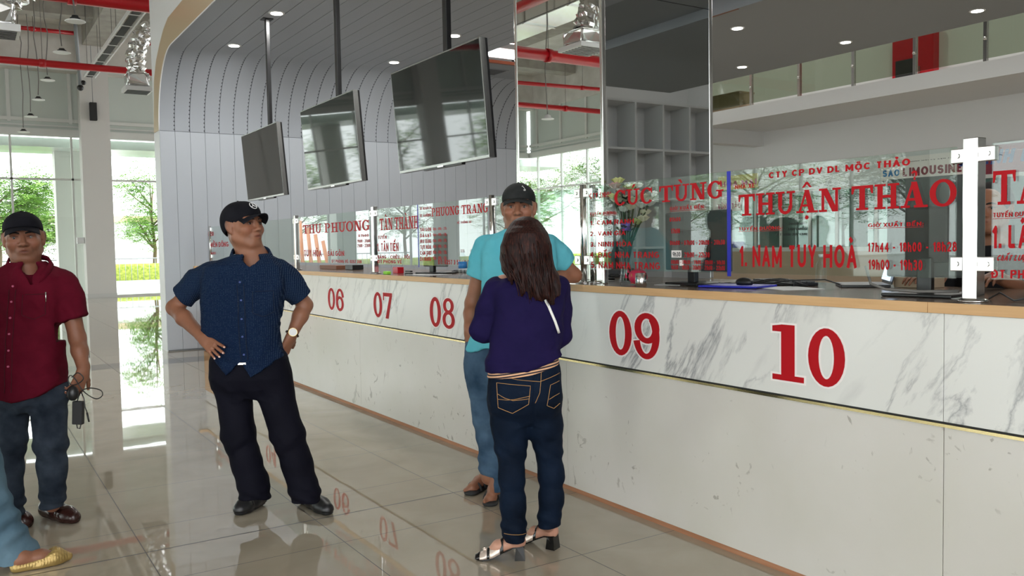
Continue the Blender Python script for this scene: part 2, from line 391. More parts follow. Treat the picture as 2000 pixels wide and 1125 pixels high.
# ---------------- facades ----------------
def facade(n, ax, at, lo, hi, step, off):
    """glazed facade in the plane ax=at"""
    f = MB(); o = 1-ax
    def bx(u0, u1, z0, z1, d=.05):
        a = [0, 0, z0]; c = [0, 0, z1]; a[o], c[o] = u0, u1; a[ax], c[ax] = at-d, at+d; f.box(a, c)
    u = lo+off
    while u < hi:
        
        if not (ax == 1 and 4.4 < u < 5.4): bx(u-.05, u+.05, 5.4, 7.0, .07); bx(u-.03, u+.03, 0, 5.0)
        u += step
    bx(lo, hi, 5.44, 5.54, .08); bx(lo, hi, 5.0, 5.22, .10); bx(lo, hi, 5.30, 5.34, .05); bx(lo, hi, 3.66, 3.72); bx(lo, hi, 0, .05)
    struct(f.build('window_%d' % n, M['mullion']))
    g = MB(); a = [0, 0, .05]; c = [0, 0, 5.0]; a[o], c[o] = lo, hi; a[ax], c[ax] = at-.006, at+.006
    g.box(a, c); struct(g.build('window_%d_glass' % n, M['window_glass']))
    g = MB(); a = [0, 0, 5.2]; c = [0, 0, 6.97]; a[o], c[o] = lo, hi; a[ax], c[ax] = at-.01, at+.01
    g.box(a, c); struct(g.build('window_%d_panels' % n, M['glass_frost']))
facade(1, 1, FY, -13.9, 15, 1.65, .45); facade(2, 0, LX, -8.9, 29.9, 1.65, .3)
# outdoor canopy edge and piers in front of the facade
sbox('trim_8', (-16, 30.4, 4.72), (20, 32.6, 5.0), 'glass_frost'); sbox('trim_9', (2.7, 31.5, 0), (3.5, 32.3, 4.72), 'column_paint')
sbox('trim_10', (-6.9, 31.5, 0), (-6.1, 32.3, 4.72), 'column_paint')
# entrance side behind the viewer stays open between piers
for i, x in enumerate((-8, -2)): sbox('wall_front_pier', (x, -9, 0), (x+.8, -8.4, 8.32), 'column_paint')
sbox('wall_light_block', (2.0, -9, 0), (20, -8.7, 8.32), 'white_paint')  # unseen wall, added to keep the rear daylight off the right side
# ---------------- the far side of the ticket office: gallery, wall, windows ----------------
sbox('wall_right', (16, -9, 0), (16.3, 22, 8.32), 'white_paint')
sbox('trim_11', (14, -9, 3.97), (16, 20, 4.25), 'white_paint'); sbox('trim_12', (10.98, 13.89, 3.64), (16, 14.2, 3.97), 'white_paint')
sbox('wall_far_right', (10.98, 19.9, 0), (16, 20.1, 8.32), 'white_paint')
# gallery railing
rail = empty('gallery_railing', (14.06, 7, 4.25), 'frameless glass balustrade on slim steel posts along the upper gallery edge', 'railing')
def rel(o, p): o.parent = p; o.location = -Vector(p.location); return o
ys = [12.53+1.22*k for k in range(-13, 4)]
for i, y in enumerate(ys):
    b = MB(); b.box((14.03, y-.03, 4.25), (14.05, y+.03, 5.22)); b.box((14.07, y-.03, 4.25), (14.09, y+.03, 5.22)); b.box((14.03, y-.03, 4.9), (14.09, y+.03, 4.94))
    b.ball((14.02, y+.0, 4.62), .028, 8); rel(b.build('post', M['steel']), rail)
    if i: b = MB(); b.box((14.055, ys[i-1]+.04, 4.30), (14.065, y-.04, 5.25)); rel(b.build('glass_panel', M['rail_glass']), rail)
# fire cabinet on the gallery
fc = empty('fire_cabinet', (15.9, 10.03, 4.25), 'red fire cabinet with a dark window on the upper gallery', 'cabinet')
rel(MB().box((15.80, 9.6, 4.252), (15.995, 10.46, 5.45), .01).build('body', M['red_paint']), fc)
rel(MB().box((15.78, 9.96, 4.36), (15.805, 10.38, 4.93), .008).build('door', M['black_matte']), fc)
rel(MB().box((15.77, 9.86, 4.55), (15.80, 9.88, 4.75)).build('handle', M['steel']), fc)
bx = empty('cardboard_box', (14.35, 13.5, 4.25), 'brown cardboard box standing on the gallery beside the mirrored pillar', 'box')
rel(MB().box((14.15, 12.95, 4.25), (14.6, 13.75, 4.62)).build('body', M['kraft']), bx)
rel(MB().box((14.14, 12.94, 4.60), (14.61, 13.76, 4.63)).build('lid', M['card']), bx)
# office windows in the rear wall
wn = MB()
for y0 in (15.2, 14.1, 13.35, 12.55, 11.85, 10.9, 10.1, 9.2, 8.3, 7.4, 6.5): wn.box((15.93, y0-.035, 1.2), (15.99, y0+.035, 2.56))
wn.box((15.92, 6, 2.5), (16, 15.6, 2.57)); wn.box((15.90, 6, 1.17), (16, 15.6, 1.26)); struct(wn.build('window_3', M['mullion']))
struct(MB().box((15.955, 6, 1.2), (15.965, 15.6, 2.55)).build('window_3_glass', M['office_glass']))
sbox('trim_13', (15.85, 6, .0), (15.99, 15.6, 1.17), 'kraft')
# ---------------- ceiling lights ----------------
def downlight(x, y, label):
    e = empty('downlight', (x, y, CZ), label, 'ceiling light', 'round downlights in the low ceiling')
    MB().lathe([(.062, -.004), (.088, -.008), (.092, -.001), (.092, .0)], 28).build('rim', M['white'], e)
    MB().lathe([(.0, -.0095), (.066, -.0095), (.066, -.003)], 28).build('diffuser', M['lamp'], e)
    L = bpy.data.lights.new('lamp', 'AREA'); L.shape = 'DISK'; L.size = .13; L.energy = 13; L.color = (1, .985, .95); lo = bpy.data.objects.new('lamp', L); C.objects.link(lo); lo.parent = e; lo.location = (0, 0, -.012)
    return e
for x, y, l in ((3.17, 9.84, 'round downlight above the middle screen, nearest the viewer on the left row'), (3.17, 11.66, 'round downlight by the curve of the wall, left of the first screen pole'),
                (5.47, 11.63, 'round downlight right of the middle screen, close to the wall curve'), (5.47, 9.8, 'round downlight just right of the largest screen pole'),
                (8.44, 7.75, 'round downlight beside the mirrored pillar, upper one of two'), (10.37, 9.43, 'round downlight beside the mirrored pillar, lower one of two'),
                (10.37, 7.57, 'round downlight above the glass balustrade, left of the fire cabinet'), (10.37, 5.75, 'round downlight at the right end of the ceiling'),
                (3.17, 8.0, 'round downlight overhead between the screens'), (3.17, 6.2, 'round downlight overhead above the largest screen'), (8.44, 5.9, 'round downlight overhead right of the pillar'), (5.47, 2.6, 'round downlight overhead reflected in the pillar'), (8.44, 2.6, 'round downlight overhead inside the office')):
    downlight(x, y, l)
ll = empty('linear_light', (7.04, 10.9, CZ+.05), 'bright linear light in the end of the ceiling slot behind the pillar', 'ceiling light')
L = bpy.data.lights.new('lamp', 'AREA'); L.shape = 'RECTANGLE'; L.size = 1.3; L.size_y = .1; L.energy = 22; lo = bpy.data.objects.new('lamp', L); C.objects.link(lo); lo.parent = ll; lo.location = (0, .0, .09); lo.rotation_euler = (-PI/2, 0, 0)
MB().box((-.69, .02, .035), (.69, .045, .15)).build('diffuser', M['tube_light'], ll); MB().box((-.69, .04, .02), (.69, .06, .17)).build('housing', M['white'], ll)
vt = empty('air_vent', (6.9, 11.55, CZ), 'grey ceiling air vent between the slot and the curved wall', 'vent')
b = MB()
for k in range(7): b.box((-.5, -.18+k*.055, -.012), (.35, -.15+k*.055, -.002))
b.build('louvre', M['dark_grey'], vt); MB().box((-.53, -.21, -.008), (.38, .22, -.001)).build('frame', M['soffit'], vt)
for i, y in enumerate((-4, 0, 4, 8, 12, 16)):  # unseen fill lamps, added to brighten the dark gallery
    hb = empty('gallery_fill_lamp', (13.2, y, 8.0), 'added round fill lamp brightening the gallery void, out of sight above', 'ceiling light', 'added fill lamps over the gallery')
    MB().lathe([(.03, .3), (.05, .12), (.2, .0), (.19, -.01)], 24).build('shade', M['white'], hb); MB().tube([(0, 0, .28), (0, 0, .32)], .01, 6).build('rod', M['steel'], hb)
    L = bpy.data.lights.new('lamp', 'AREA'); L.shape = 'DISK'; L.size = .35; L.energy = 36; L.color = (1, .97, .9); lo = bpy.data.objects.new('lamp', L); C.objects.link(lo); lo.parent = hb; lo.location = (0, 0, -.03)
# ---------------- outdoors ----------------
sbox('ground', (-60, 30.2, -.3), (60, 90, -.05), 'road'); sbox('ground_left', (-60, -60, -.3), (-14.2, 30.2, -.05), 'road')
sbox('trim_14', (-60, 41, -.06), (60, 41.4, .12), 'kerb')
def leafy(name, x, y, h, r, m, label, seed, n=2200, trunk=.09, group=None, bare=False, low=.35):
    rd = random.Random(seed); e = empty(name, (x, y, -.05), label, 'tree', group)
    b = MB(); b.tube([(0, 0, 0), (.1, 0, h*.3), (.0, .1, h*.6), (.1, 0, h*.9)], [trunk, trunk*.8, trunk*.5, trunk*.2], 8)
    tips = []
    for k in range(11):
        a = rd.uniform(0, 6.28); z0 = h*rd.uniform(.3, .75); L = r*rd.uniform(.6, 1)
        p1 = Vector((math.cos(a)*L*.5, math.sin(a)*L*.5, z0+h*.12)); p2 = Vector((math.cos(a)*L, math.sin(a)*L, z0+h*rd.uniform(.1, .3)))
        b.tube([(0, 0, z0), p1, p2], [trunk*.4, trunk*.25, .01], 5); tips += [p1, p2, (p1+p2)/2]
    b.build('trunk', M['bark'], e)
    verts = []; faces = []
    for k in range(n):
        c = rd.choice(tips)+Vector((rd.gauss(0, r*.2), rd.gauss(0, r*.2), rd.gauss(0, h*.075)))
        if c.z < h*low: continue
        # a frond: a spray of leaflets drooping from a rib
        a = rd.uniform(0, 6.28); d = Vector((math.cos(a), math.sin(a), rd.uniform(-.45, .1))); s_ = Vector((-math.sin(a), math.cos(a), 0)); q = rd.uniform(1.0, 1.7)
        for j in range(5):
            for sg in (-1, 1):
                p = c+d*(j*.07*q); t = s_*sg*(.13*q*(1-j*.1))+d*.05+Vector((0, 0, rd.uniform(-.05, .01))); i = len(verts)
                verts += [p, p+t*.5+d*.035, p+t, p+t*.5-d*.03]; faces.append((i, i+1, i+2, i+3))
    me = bpy.data.meshes.new('foliage'); me.from_pydata(verts, [], faces); me.materials.append(M[m]); o = bpy.data.objects.new('foliage', me); C.objects.link(o); o.parent = e
    return e
TR = 'feathery trees outside the hall'
leafy('feathery_tree', 7.9, 44.6, 5.2, 2.1, 'leaf_light', 'slender feathery tree behind the railing, seen between the pier and the panelled wall', 3, 1500, .11, TR, low=.28)
leafy('feathery_tree', 1.2, 38.6, 4.9, 2.2, 'leaf_light', 'light green feathery tree seen through the glazing above the red-shirted man', 4, 2400, .1, TR, low=.12)
leafy('feathery_tree', 2.9, 44, 4.2, 1.9, 'leaf', 'darker tree behind the outdoor pier at far left', 5, 1800, .1, TR, low=.1)
for i, (x, y, h) in enumerate(((-3, 47, 6.5), (-9.5, 46, 6.5), (-16, 46, 6), (-23, 45, 6), (-20, 38, 5.5), (-28.5, 36, 6.5), (-20, 31, 6), (-21, 24, 5.5), (-20, 16.5, 6), (-21, 9, 6), (-20, 1, 6))):
    leafy('feathery_tree', x, y, h, 2.6, ('leaf', 'leaf_light')[i % 2], ('broad tree outside the far glazing, %s from the slender tree' if i < 6 else 'broad tree outside the left glazing, %s from the far corner') % ('first', 'second', 'third', 'fourth', 'fifth', 'sixth')[i % 6], 20+i, 1500, .12, 'trees mirrored in the glass', low=.15)
hd = tag(MB().box((4, 42.2, -.05), (30, 43.2, .85), .1).build('hedge', M['hedge']), 'yellow green clipped hedge behind the railing outside', 'hedge')
hd2 = tag(MB().box((-30, 41.8, -.05), (2.6, 42.8, .8), .1).build('hedge', M['hedge']), 'long clipped hedge outside behind the man in the red shirt', 'hedge')
def fence(x0, x1, y, label):
    e = empty('railing_fence', ((x0+x1)/2, y, -.05), label, 'fence'); L = (x1-x0)/2
    b = MB(); b.tube([(-L, 0, 1.15), (L, 0, 1.15)], .03, 6); b.tube([(-L, 0, .15), (L, 0, .15)], .025, 6); b.build('rail', M['fence_metal'], e)
    b = MB(); x = -L
    while x < L: b.tube([(x, 0, 0), (x, 0, 1.15)], .014, 5); x += .25
    b.build('balusters', M['fence_metal'], e)
fence(3.2, 14, 41.7, 'low metal railing with thin bars in front of the clipped hedge')
fence(-14, 2.4, 41.3, 'low metal railing outside behind the man in the red shirt')
wh = empty('white_building', (8.5, 62, -.05), 'pale building far beyond the trees', 'building')
MB().box((-9, 0, 0), (11, 8, 3.4)).build('wall', M['white_paint'], wh); MB().box((-9.3, -.5, 3.4), (11.3, 8, 3.8)).build('roof', M['kraft'], wh)
# colourful play structure outdoors, seen mirrored in the counter glass
ps = empty('play_structure', (-6.6, 37.5, -.05), 'orange yellow and purple play structure outdoors, mirrored in the counter glass', 'play structure')
b = MB()
for k in range(9): b.tube([(-1.9+k*.42, 0, 0), (-1.5+k*.35, 0, 2.7-abs(k-4)*.3)], .09, 6)
mat('orange_paint', (.75, .20, .02), .4); mat('yellow_paint', (.85, .60, .05), .4); mat('purple_paint', (.22, .15, .6), .4)
b.build('frame', M['orange_paint'], ps); MB().tube([(1.6, -.2, 2.4), (2.6, -.9, .9), (3.3, -1.2, .2)], .22, 8).build('slide', M['yellow_paint'], ps)
MB().box((-2.6, -.3, 0), (-1.7, .6, 1.4), .1).build('panel', M['purple_paint'], ps)
from mathutils.geometry import delaunay_2d_cdt
# ---------------- lettering ----------------
def arc(cx, cy, rx, ry, a0, a1, tx, ty, g=0, n=26):
    out = []; a0, a1 = math.radians(a0), math.radians(a1); e = 0 if abs(abs(a1-a0)-2*PI) < 1e-3 else g/max(rx, ry)
    a0 -= e; a1 += e
    for k in range(n):
        p = []
        for a, s in ((a0+(a1-a0)*k/n, 1), (a0+(a1-a0)*(k+1)/n, 1), (a0+(a1-a0)*(k+1)/n, 0), (a0+(a1-a0)*k/n, 0)):
            X, Y = (rx+g, ry+g) if s else (rx-tx-g, ry-ty-g)
            p.append((cx+X*math.cos(a), cy+Y*math.sin(a)))
        out.append(p)
    return out
def bx2(x0, y0, x1, y1, g=0): return [(x0-g, y0-g), (x1+g, y0-g), (x1+g, y1+g), (x0-g, y1+g)]
def qd(pts, g=0):
    cx = sum(p[0] for p in pts)/len(pts); cy = sum(p[1] for p in pts)/len(pts)
    return [(x+g*(1 if x > cx else -1), y+g*(1 if y > cy else -1)) for x, y in pts]
def glyph(ch, g=0):
    B = lambda *a: bx2(*a, g); Q = lambda *p: qd(list(p), g); R = lambda *a: arc(*a, g)
    base = {'Ú': 'U', 'Ù': 'U', 'Ư': 'U', 'Ụ': 'U', 'Ậ': 'A', 'Ả': 'A', 'Â': 'A', 'À': 'A', 'Ơ': 'O', 'Ợ': 'O'}.get(ch, ch); p = []; w = 1.
    if base == 'T': w = .92; p = [B(0, .88, .92, 1), B(.34, 0, .58, 1), Q((0, .66), (.07, .66), (.14, .9), (0, 1)), Q((.85, .66), (.92, .66), (.92, 1), (.78, .9)), B(.2, 0, .72, .09)]
    elif base == 'H': p = [B(.12, 0, .34, 1), B(.66, 0, .88, 1), B(.3, .45, .7, .56)]+[B(x, y, x+.46, y+.09) for x in (0, .54) for y in (0, .91)]
    elif base == 'U': w = .98; p = [B(.12, .36, .33, 1), B(.70, .36, .84, 1), B(0, .91, .45, 1), B(.56, .91, .98, 1)]+R(.48, .36, .36, .38, 180, 360, .18, .13)
    elif base == 'C': w = .86; p = R(.47, .5, .47, .52, 38, 322, .24, .11)+[B(.76, .66, .84, 1)]
    elif base == 'G': w = .95; p = R(.47, .5, .47, .52, 38, 330, .24, .11)+[B(.76, .66, .84, 1), B(.64, .08, .86, .45), B(.52, .40, .95, .49)]
    elif base == 'A': w = 1.04; p = [Q((.10, 0), (.21, 0), (.55, 1), (.44, 1)), Q((.62, 0), (.90, 0), (.62, 1), (.40, 1)), B(.26, .27, .72, .37), B(0, 0, .36, .09), B(.52, 0, 1.04, .09)]
    elif base == 'N': p = [B(.12, 0, .25, 1), B(.75, 0, .88, 1), Q((.62, 0), (.88, 0), (.38, 1), (.10, 1)), B(0, .91, .34, 1), B(0, 0, .38, .09), B(.62, .91, 1, 1)]
    elif base == 'O': w = .98; p = R(.49, .5, .49, .52, 0, 360, .23, .11)
    elif base in 'PR': w = .92; p = [B(.12, 0, .34, 1), B(0, 0, .5, .09), B(0, .91, .5, 1)]+R(.42, .72, .44, .28, -90, 90, .22, .10)
    if base == 'R': w = 1.; p += [Q((.62, 0), (.95, 0), (.62, .48), (.38, .48)), B(.62, 0, 1, .09)]
    if base == 'M': w = 1.15; p = [B(.12, 0, .24, 1), B(.85, 0, 1.05, 1), Q((.45, 0), (.6, 0), (.38, 1), (.12, 1)), Q((.45, 0), (.6, 0), (1.0, 1), (.85, 1)), B(0, 0, .36, .09), B(.75, 0, 1.15, .09)]
    if base == 'L': w = .8; p = [B(.12, 0, .34, 1), B(0, 0, .8, .1), B(0, .91, .48, 1), B(.7, 0, .8, .3)]
    if base == 'I': w = .5; p = [B(.14, 0, .36, 1), B(0, 0, .5, .09), B(0, .91, .5, 1)]
    if ch == '0': w = .60; p = R(.30, .5, .30, .5, 0, 360, .175, .13)
    if ch == '1': w = .56; p = [B(.16, 0, .40, 1), Q((0, .87), (.18, .87), (.18, 1.0), (0, .97)), B(0, 0, .56, .10)]
    if ch == '9': w = .62; p = R(.31, .67, .31, .33, 0, 360, .17, .12)+arc(.29, .5, .33, .5, -165, 62, .17, .12, g)
    if ch == '6': w = .62; p = R(.31, .33, .31, .33, 0, 360, .17, .12)+arc(.33, .5, .33, .5, 15, 242, .17, .12, g)
    if ch == '8': w = .62; p = R(.31, .75, .27, .25, 0, 360, .15, .10)+R(.31, .29, .31, .29, 0, 360, .16, .11)
    if ch == '7': w = .60; p = [B(0, .86, .6, 1), B(0, .70, .07, .9), Q((.14, 0), (.34, 0), (.6, .9), (.44, .9))]
    if ch == '5': w = .60; p = [B(.08, .86, .55, 1), B(.08, .5, .2, .9)]+R(.27, .33, .33, .33, -150, 130, .17, .12)
    if ch == '4': w = .62; p = [B(0, .24, .62, .36), B(.34, 0, .52, 1), Q((0, .3), (.13, .3), (.5, 1), (.34, 1))]
    if ch == '3': w = .60; p = R(.28, .74, .28, .26, -90, 150, .16, .10)+R(.28, .3, .32, .3, -150, 90, .17, .11)
    m = {'Ú': [Q((.42, 1.08), (.52, 1.08), (.72, 1.3), (.52, 1.3))], 'Ù': [Q((.46, 1.08), (.56, 1.08), (.46, 1.3), (.26, 1.3))], 'À': [Q((.52, 1.08), (.62, 1.08), (.52, 1.3), (.32, 1.3))],
         'Ậ': [Q((.28, 1.1), (.40, 1.1), (.56, 1.3), (.48, 1.36)), Q((.64, 1.1), (.76, 1.1), (.56, 1.36), (.48, 1.3)), *arc(.52, -.2, .09, .09, 0, 360, .089, .089, g, 14)],
         'Â': [Q((.28, 1.1), (.40, 1.1), (.56, 1.3), (.48, 1.36)), Q((.64, 1.1), (.76, 1.1), (.56, 1.36), (.48, 1.3))],
         'Ả': [*arc(.52, 1.30, .12, .13, -60, 170, .08, .08, g, 12), B(.50, 1.06, .57, 1.2)],
         'Ơ': [*arc(.88, .92, .12, .14, -90, 60, .07, .07, g, 8)], 'Ư': [*arc(.92, .98, .12, .14, -90, 60, .07, .07, g, 8)], 'Ợ': [*arc(.88, .92, .12, .14, -90, 60, .07, .07, g, 8)],
         'Ụ': [*arc(.48, -.2, .09, .09, 0, 360, .089, .089, g, 14)]}
    p += m.get(ch, [])
    return p, w
def put(polys, W, H, frame, m, parent, name='lettering'):
    """polys in 0..W x 0..H to the real rectangle: frame = (axis x, y_left, y_right, z_bottom, z_top)"""
    X, yl, yr, z0, z1 = frame; V2 = []; F2 = []
    for p in polys:
        ar = sum(p[i][0]*p[(i+1) % len(p)][1]-p[(i+1) % len(p)][0]*p[i][1] for i in range(len(p)))
        if abs(ar) < 1e-7: continue
        if ar < 0: p = list(reversed(p))
        i = len(V2); V2 += [Vector(q) for q in p]; F2.append(list(range(i, i+len(p))))
    vo, _, fo, _a, _b, of_ = delaunay_2d_cdt(V2, [], F2, 1, 1e-5); fo = [f for f, o_ in zip(fo, of_) if o_]       # merges the overlapping strokes into one flat shape
    verts = [(X, yl+(yr-yl)*v[0]/W, z0+(z1-z0)*v[1]/H) for v in vo]; faces = [tuple(f) for f in fo]
    me = bpy.data.meshes.new(name); me.from_pydata(verts, [], faces); me.materials.append(M[m])
    o = bpy.data.objects.new(name, me); C.objects.link(o)
    if parent: o.parent = parent; o.location = -Vector(parent.location)
    return o
def frame_px(X, a, b):
    A, B = on(0, X, *a), on(0, X, *b); return (X, A.y, B.y, A.z, B.z)
def slab(txt, X, a=None, b=None, m='red_vinyl', parent=None, outline=None, fr=None, sp=.06, only=None):
    fr = fr or frame_px(X, a, b)
    for g, mm, dx in ((.035, outline, .0007), (0, m, 0)):
        if not mm: continue
        x = 0; P = []
        for ch in txt:
            if ch == ' ': x += .42; continue
            p, w_ = glyph(ch, g); P += [[(q[0]+x, q[1]) for q in pl] for pl in p]; x += w_+sp
        W = x-sp; f = (fr[0]+(dx if g else -.0005),)+tuple(fr[1:])
        put(P, W, 1, f, mm, parent, 'lettering_outline' if g else 'lettering')
import unicodedata
def _el(cx, cy, rx, ry, a0, a1, n=10): return [(cx+rx*math.cos(math.radians(a0+(a1-a0)*k/n)), cy+ry*math.sin(math.radians(a0+(a1-a0)*k/n))) for k in range(n+1)]
SF = {'A': (.70, [[(0, 0), (.5, 1), (1, 0)], [(.2, .30), (.8, .30)]]), 'B': (.62, [[(.6, .53), (0, .53), (0, 1), (.6, 1)]+_el(.6, .765, .34, .235, 90, -90), [(0, .53), (0, 0), (.62, 0)]+_el(.62, .265, .38, .265, -90, 90)]),
 'C': (.66, [_el(.52, .5, .52, .5, 48, 312, 16)]), 'D': (.66, [[(0, 0), (0, 1), (.4, 1)]+_el(.4, .5, .6, .5, 90, -90, 14)+[(0, 0)]]), 'E': (.56, [[(1, 1), (0, 1), (0, 0), (1, 0)], [(0, .52), (.9, .52)]]), 'F': (.54, [[(1, 1), (0, 1), (0, 0)], [(0, .5), (.85, .5)]]),
 'G': (.70, [_el(.5, .5, .5, .5, 48, 325, 16)+[(1, .18), (1, .44), (.55, .44)]]), 'H': (.64, [[(0, 0), (0, 1)], [(1, 0), (1, 1)], [(0, .52), (1, .52)]]), 'I': (.17, [[(0, 0), (0, 1)]]), 'K': (.64, [[(0, 0), (0, 1)], [(1, 1), (0, .35)], [(.35, .58), (1, 0)]]),
 'L': (.54, [[(0, 1), (0, 0), (1, 0)]]), 'M': (.78, [[(0, 0), (0, 1), (.5, .15), (1, 1), (1, 0)]]), 'N': (.66, [[(0, 0), (0, 1), (1, 0), (1, 1)]]), 'O': (.72, [_el(.5, .5, .5, .5, 0, 360, 22)]), 'P': (.60, [[(0, 0), (0, 1), (.55, 1)]+_el(.55, .73, .45, .27, 90, -90)+[(0, .46)]]),
 'Q': (.72, [_el(.5, .5, .5, .5, 0, 360, 22), [(.6, .25), (1, 0)]]), 'R': (.64, [[(0, 0), (0, 1), (.55, 1)]+_el(.55, .74, .42, .26, 90, -90)+[(0, .48)], [(.55, .48), (1, 0)]]), 'S': (.60, [_el(.5, .74, .48, .26, 25, 250)+_el(.5, .27, .5, .27, 70, -155)]),
 'T': (.60, [[(0, 1), (1, 1)], [(.5, 0), (.5, 1)]]), 'U': (.64, [[(0, 1), (0, .32)]+_el(.5, .32, .5, .32, 180, 360, 12)+[(1, 1)]]), 'V': (.66, [[(0, 1), (.5, 0), (1, 1)]]), 'X': (.64, [[(0, 0), (1, 1)], [(0, 1), (1, 0)]]), 'Y': (.64, [[(0, 1), (.5, .48), (1, 1)], [(.5, .48), (.5, 0)]]), 'Z': (.6, [[(0, 1), (1, 1), (0, 0), (1, 0)]]),
 '0': (.54, [_el(.5, .5, .5, .5, 0, 360, 20)]), '1': (.36, [[(0, .72), (1, 1), (1, 0)]]), '2': (.54, [_el(.5, .7, .48, .3, 160, -35)+[(0, 0), (1, 0)]]), '3': (.54, [_el(.48, .75, .44, .25, 150, -90)+_el(.48, .26, .5, .26, 90, -155)]), '4': (.58, [[(1, .28), (0, .28), (.72, 1), (.72, 0)]]),
 '5': (.54, [[(.95, 1), (.12, 1), (.05, .55)]+_el(.48, .32, .5, .32, 110, -155)]), '6': (.54, [_el(.5, .31, .5, .31, 0, 360, 16), _el(.62, .4, .62, .6, 100, 180)]), '7': (.52, [[(0, 1), (1, 1), (.35, 0)]]), '8': (.54, [_el(.5, .75, .42, .25, 0, 360, 14), _el(.5, .26, .5, .26, 0, 360, 14)]), '9': (.54, [_el(.5, .69, .5, .31, 0, 360, 16), _el(.38, .6, .62, .6, -80, 0)]),
 'h': (.50, [[(0, 0), (0, 1)], [(0, .42)]+_el(.5, .42, .5, .26, 180, 0)+[(1, 0)]]), '-': (.46, [[(0, .42), (1, .42)]]), '.': (.17, [[(0, 0), (0, .01)]]), ':': (.17, [[(0, .08), (0, .09)], [(0, .6), (0, .61)]])}
def stroke_word(txt, t=.16, shear=0):
    P = []; x = 0; h = t/2
    def seg(pts):
        for (x0, y0), (x1, y1) in zip(pts, pts[1:]):
            L = math.hypot(x1-x0, y1-y0) or 1e-6
            if L < .03: P.append([(x0-h, y0-h*.9), (x0+h, y0-h*.9), (x0+h, y0+h*1.1), (x0-h, y0+h*1.1)]); continue
            nx_, ny_ = -(y1-y0)/L*h, (x1-x0)/L*h; ex, ey = ((x1-x0)/L*h*.35, (y1-y0)/L*h*.35) if len(pts) > 3 else (0, 0)
            P.append([(x0+nx_-ex, y0+ny_-ey), (x1+nx_+ex, y1+ny_+ey), (x1-nx_+ex, y1-ny_+ey), (x0-nx_-ex, y0-ny_-ey)])
        for q in pts[1:-1]:
            P.append([(q[0]+h*math.cos(a*PI/4), q[1]+h*math.sin(a*PI/4)) for a in range(8)])
    for ch in txt:
        if ch == ' ': x += .36; continue
        dd = ch in 'Đđ'; ds = unicodedata.normalize('NFD', 'D' if dd else ch); b_, mk = ds[0], ds[1:]
        if b_ not in SF: b_ = b_.upper()
        if b_ not in SF: continue
        w_, st = SF[b_]; iw = max(w_-t, 0)
        for pts in st:
            pts = [(x+h+X*iw, (h if 0 <= Y <= 1 else 0)+Y*(1-t)) for X, Y in pts]
            if len(pts) == 2 or True:                           # run vertical ends out to the cap lines
                pts = list(pts)
                for e_, o_ in ((0, 1), (-1, -2)):
                    if abs(pts[e_][1]-h) < 1e-6 and pts[o_][1] > pts[e_][1]+.05 : pts[e_] = (pts[e_][0], 0.)
                    if abs(pts[e_][1]-(1-h)) < 1e-6 and pts[o_][1] < pts[e_][1]-.05: pts[e_] = (pts[e_][0], 1.)
            seg(pts)
        if dd: seg([(x-.07, .52), (x+.30, .52)])
        c = x+w_/2; up = 1.10
        for m_ in mk:
            if m_ == '\u0302': seg([(c-.16, up), (c, up+.15)]); seg([(c, up+.15), (c+.16, up)]); up += .12
            if m_ == '\u0306': seg(_el(c, up+.13, .15, .12, 180, 360, 6)); up += .12
            if m_ == '\u031b': seg([(x+w_-.02, .86), (x+w_+.10, .92), (x+w_+.10, 1.08)])
            if m_ == '\u0301': seg([(c+(.10 if up > 1.2 else -.02), up+.02), (c+(.26 if up > 1.2 else .14), up+.20)])
            if m_ == '\u0300': seg([(c+(-.10 if up > 1.2 else .02), up+.02), (c-(.26 if up > 1.2 else .14), up+.20)])
            if m_ == '\u0303': seg([(c-.17, up+.02), (c-.06, up+.12), (c+.06, up+.04), (c+.17, up+.14)])
            if m_ == '\u0309': seg(_el(c, up+.14, .08, .08, 150, -60, 5)+[(c, up)])
            if m_ == '\u0323': seg([(c-h, -.16), (c+h, -.16)])
        x += w_+.13
    if shear: P = [[(X+Y*shear, Y) for X, Y in p] for p in P]
    return P, x-.13
def sans(txt, X, a=None, b=None, m='red_vinyl', parent=None, bold=0., fr=None, under=False, shear=0, flip=False, name='lettering', h=None):
    X_, yl, yr, z0, z1 = fr or frame_px(X, a, b)
    P, W = stroke_word(txt, .14+bold*1.4, shear)
    if h: yr = yl-(z1-z0)*W*h
    if under: P.append([(0, -.24), (W, -.24), (W, -.34), (0, -.34)])
    if flip: yl, yr = yr, yl
    return put(P, W, 1, (X_-.0008, yl, yr, z0, z1), m, parent, name)
# ---------------- counter ----------------
ct = empty('ticket_counter', (3.0, 5, 0), 'long white marble-fronted ticket counter with red numbers along its apron', 'counter')
Y0, Y1 = -3.0, WY
def ch(o): o.parent = ct; o.location = -Vector(ct.location); return o
seams = [-2.9, -.55, 1.742, 4.03, 6.32, 7.12+1.49, 10.9, 11.62]
for a, b_ in zip([Y0]+seams[1:-1], seams[1:-1]+[Y1]): ch(MB().box((CX, a+.0012, .785), (CX+.03, b_-.0012, 1.174), .0008).build('marble_panel', M['marble']))
sl = [Y0, -.55, 1.742, 4.03, 7.12, 9.38, 11.62]
for a, b_ in zip(sl, sl[1:]): ch(MB().box((CX+.004, a+.0015, .028), (CX+.034, b_-.0015, .765), .001).build('stone_panel', M['stone_panel']))
b = MB(); y = 11.63
while y < Y1-.02: b.box((CX-.01, y, .03), (CX+.02, y+.022, .60)); y += .035
ch(b.build('slat_panel', M['slat_wood'])); ch(MB().box((CX-.0, 11.62, .60), (CX+.03, Y1, .765)).build('end_panel', M['white_paint']))
ch(MB().box((CX+.02, 11.62, .0), (CX+.05, Y1, .6)).build('slat_backing', M['brown_wood']))
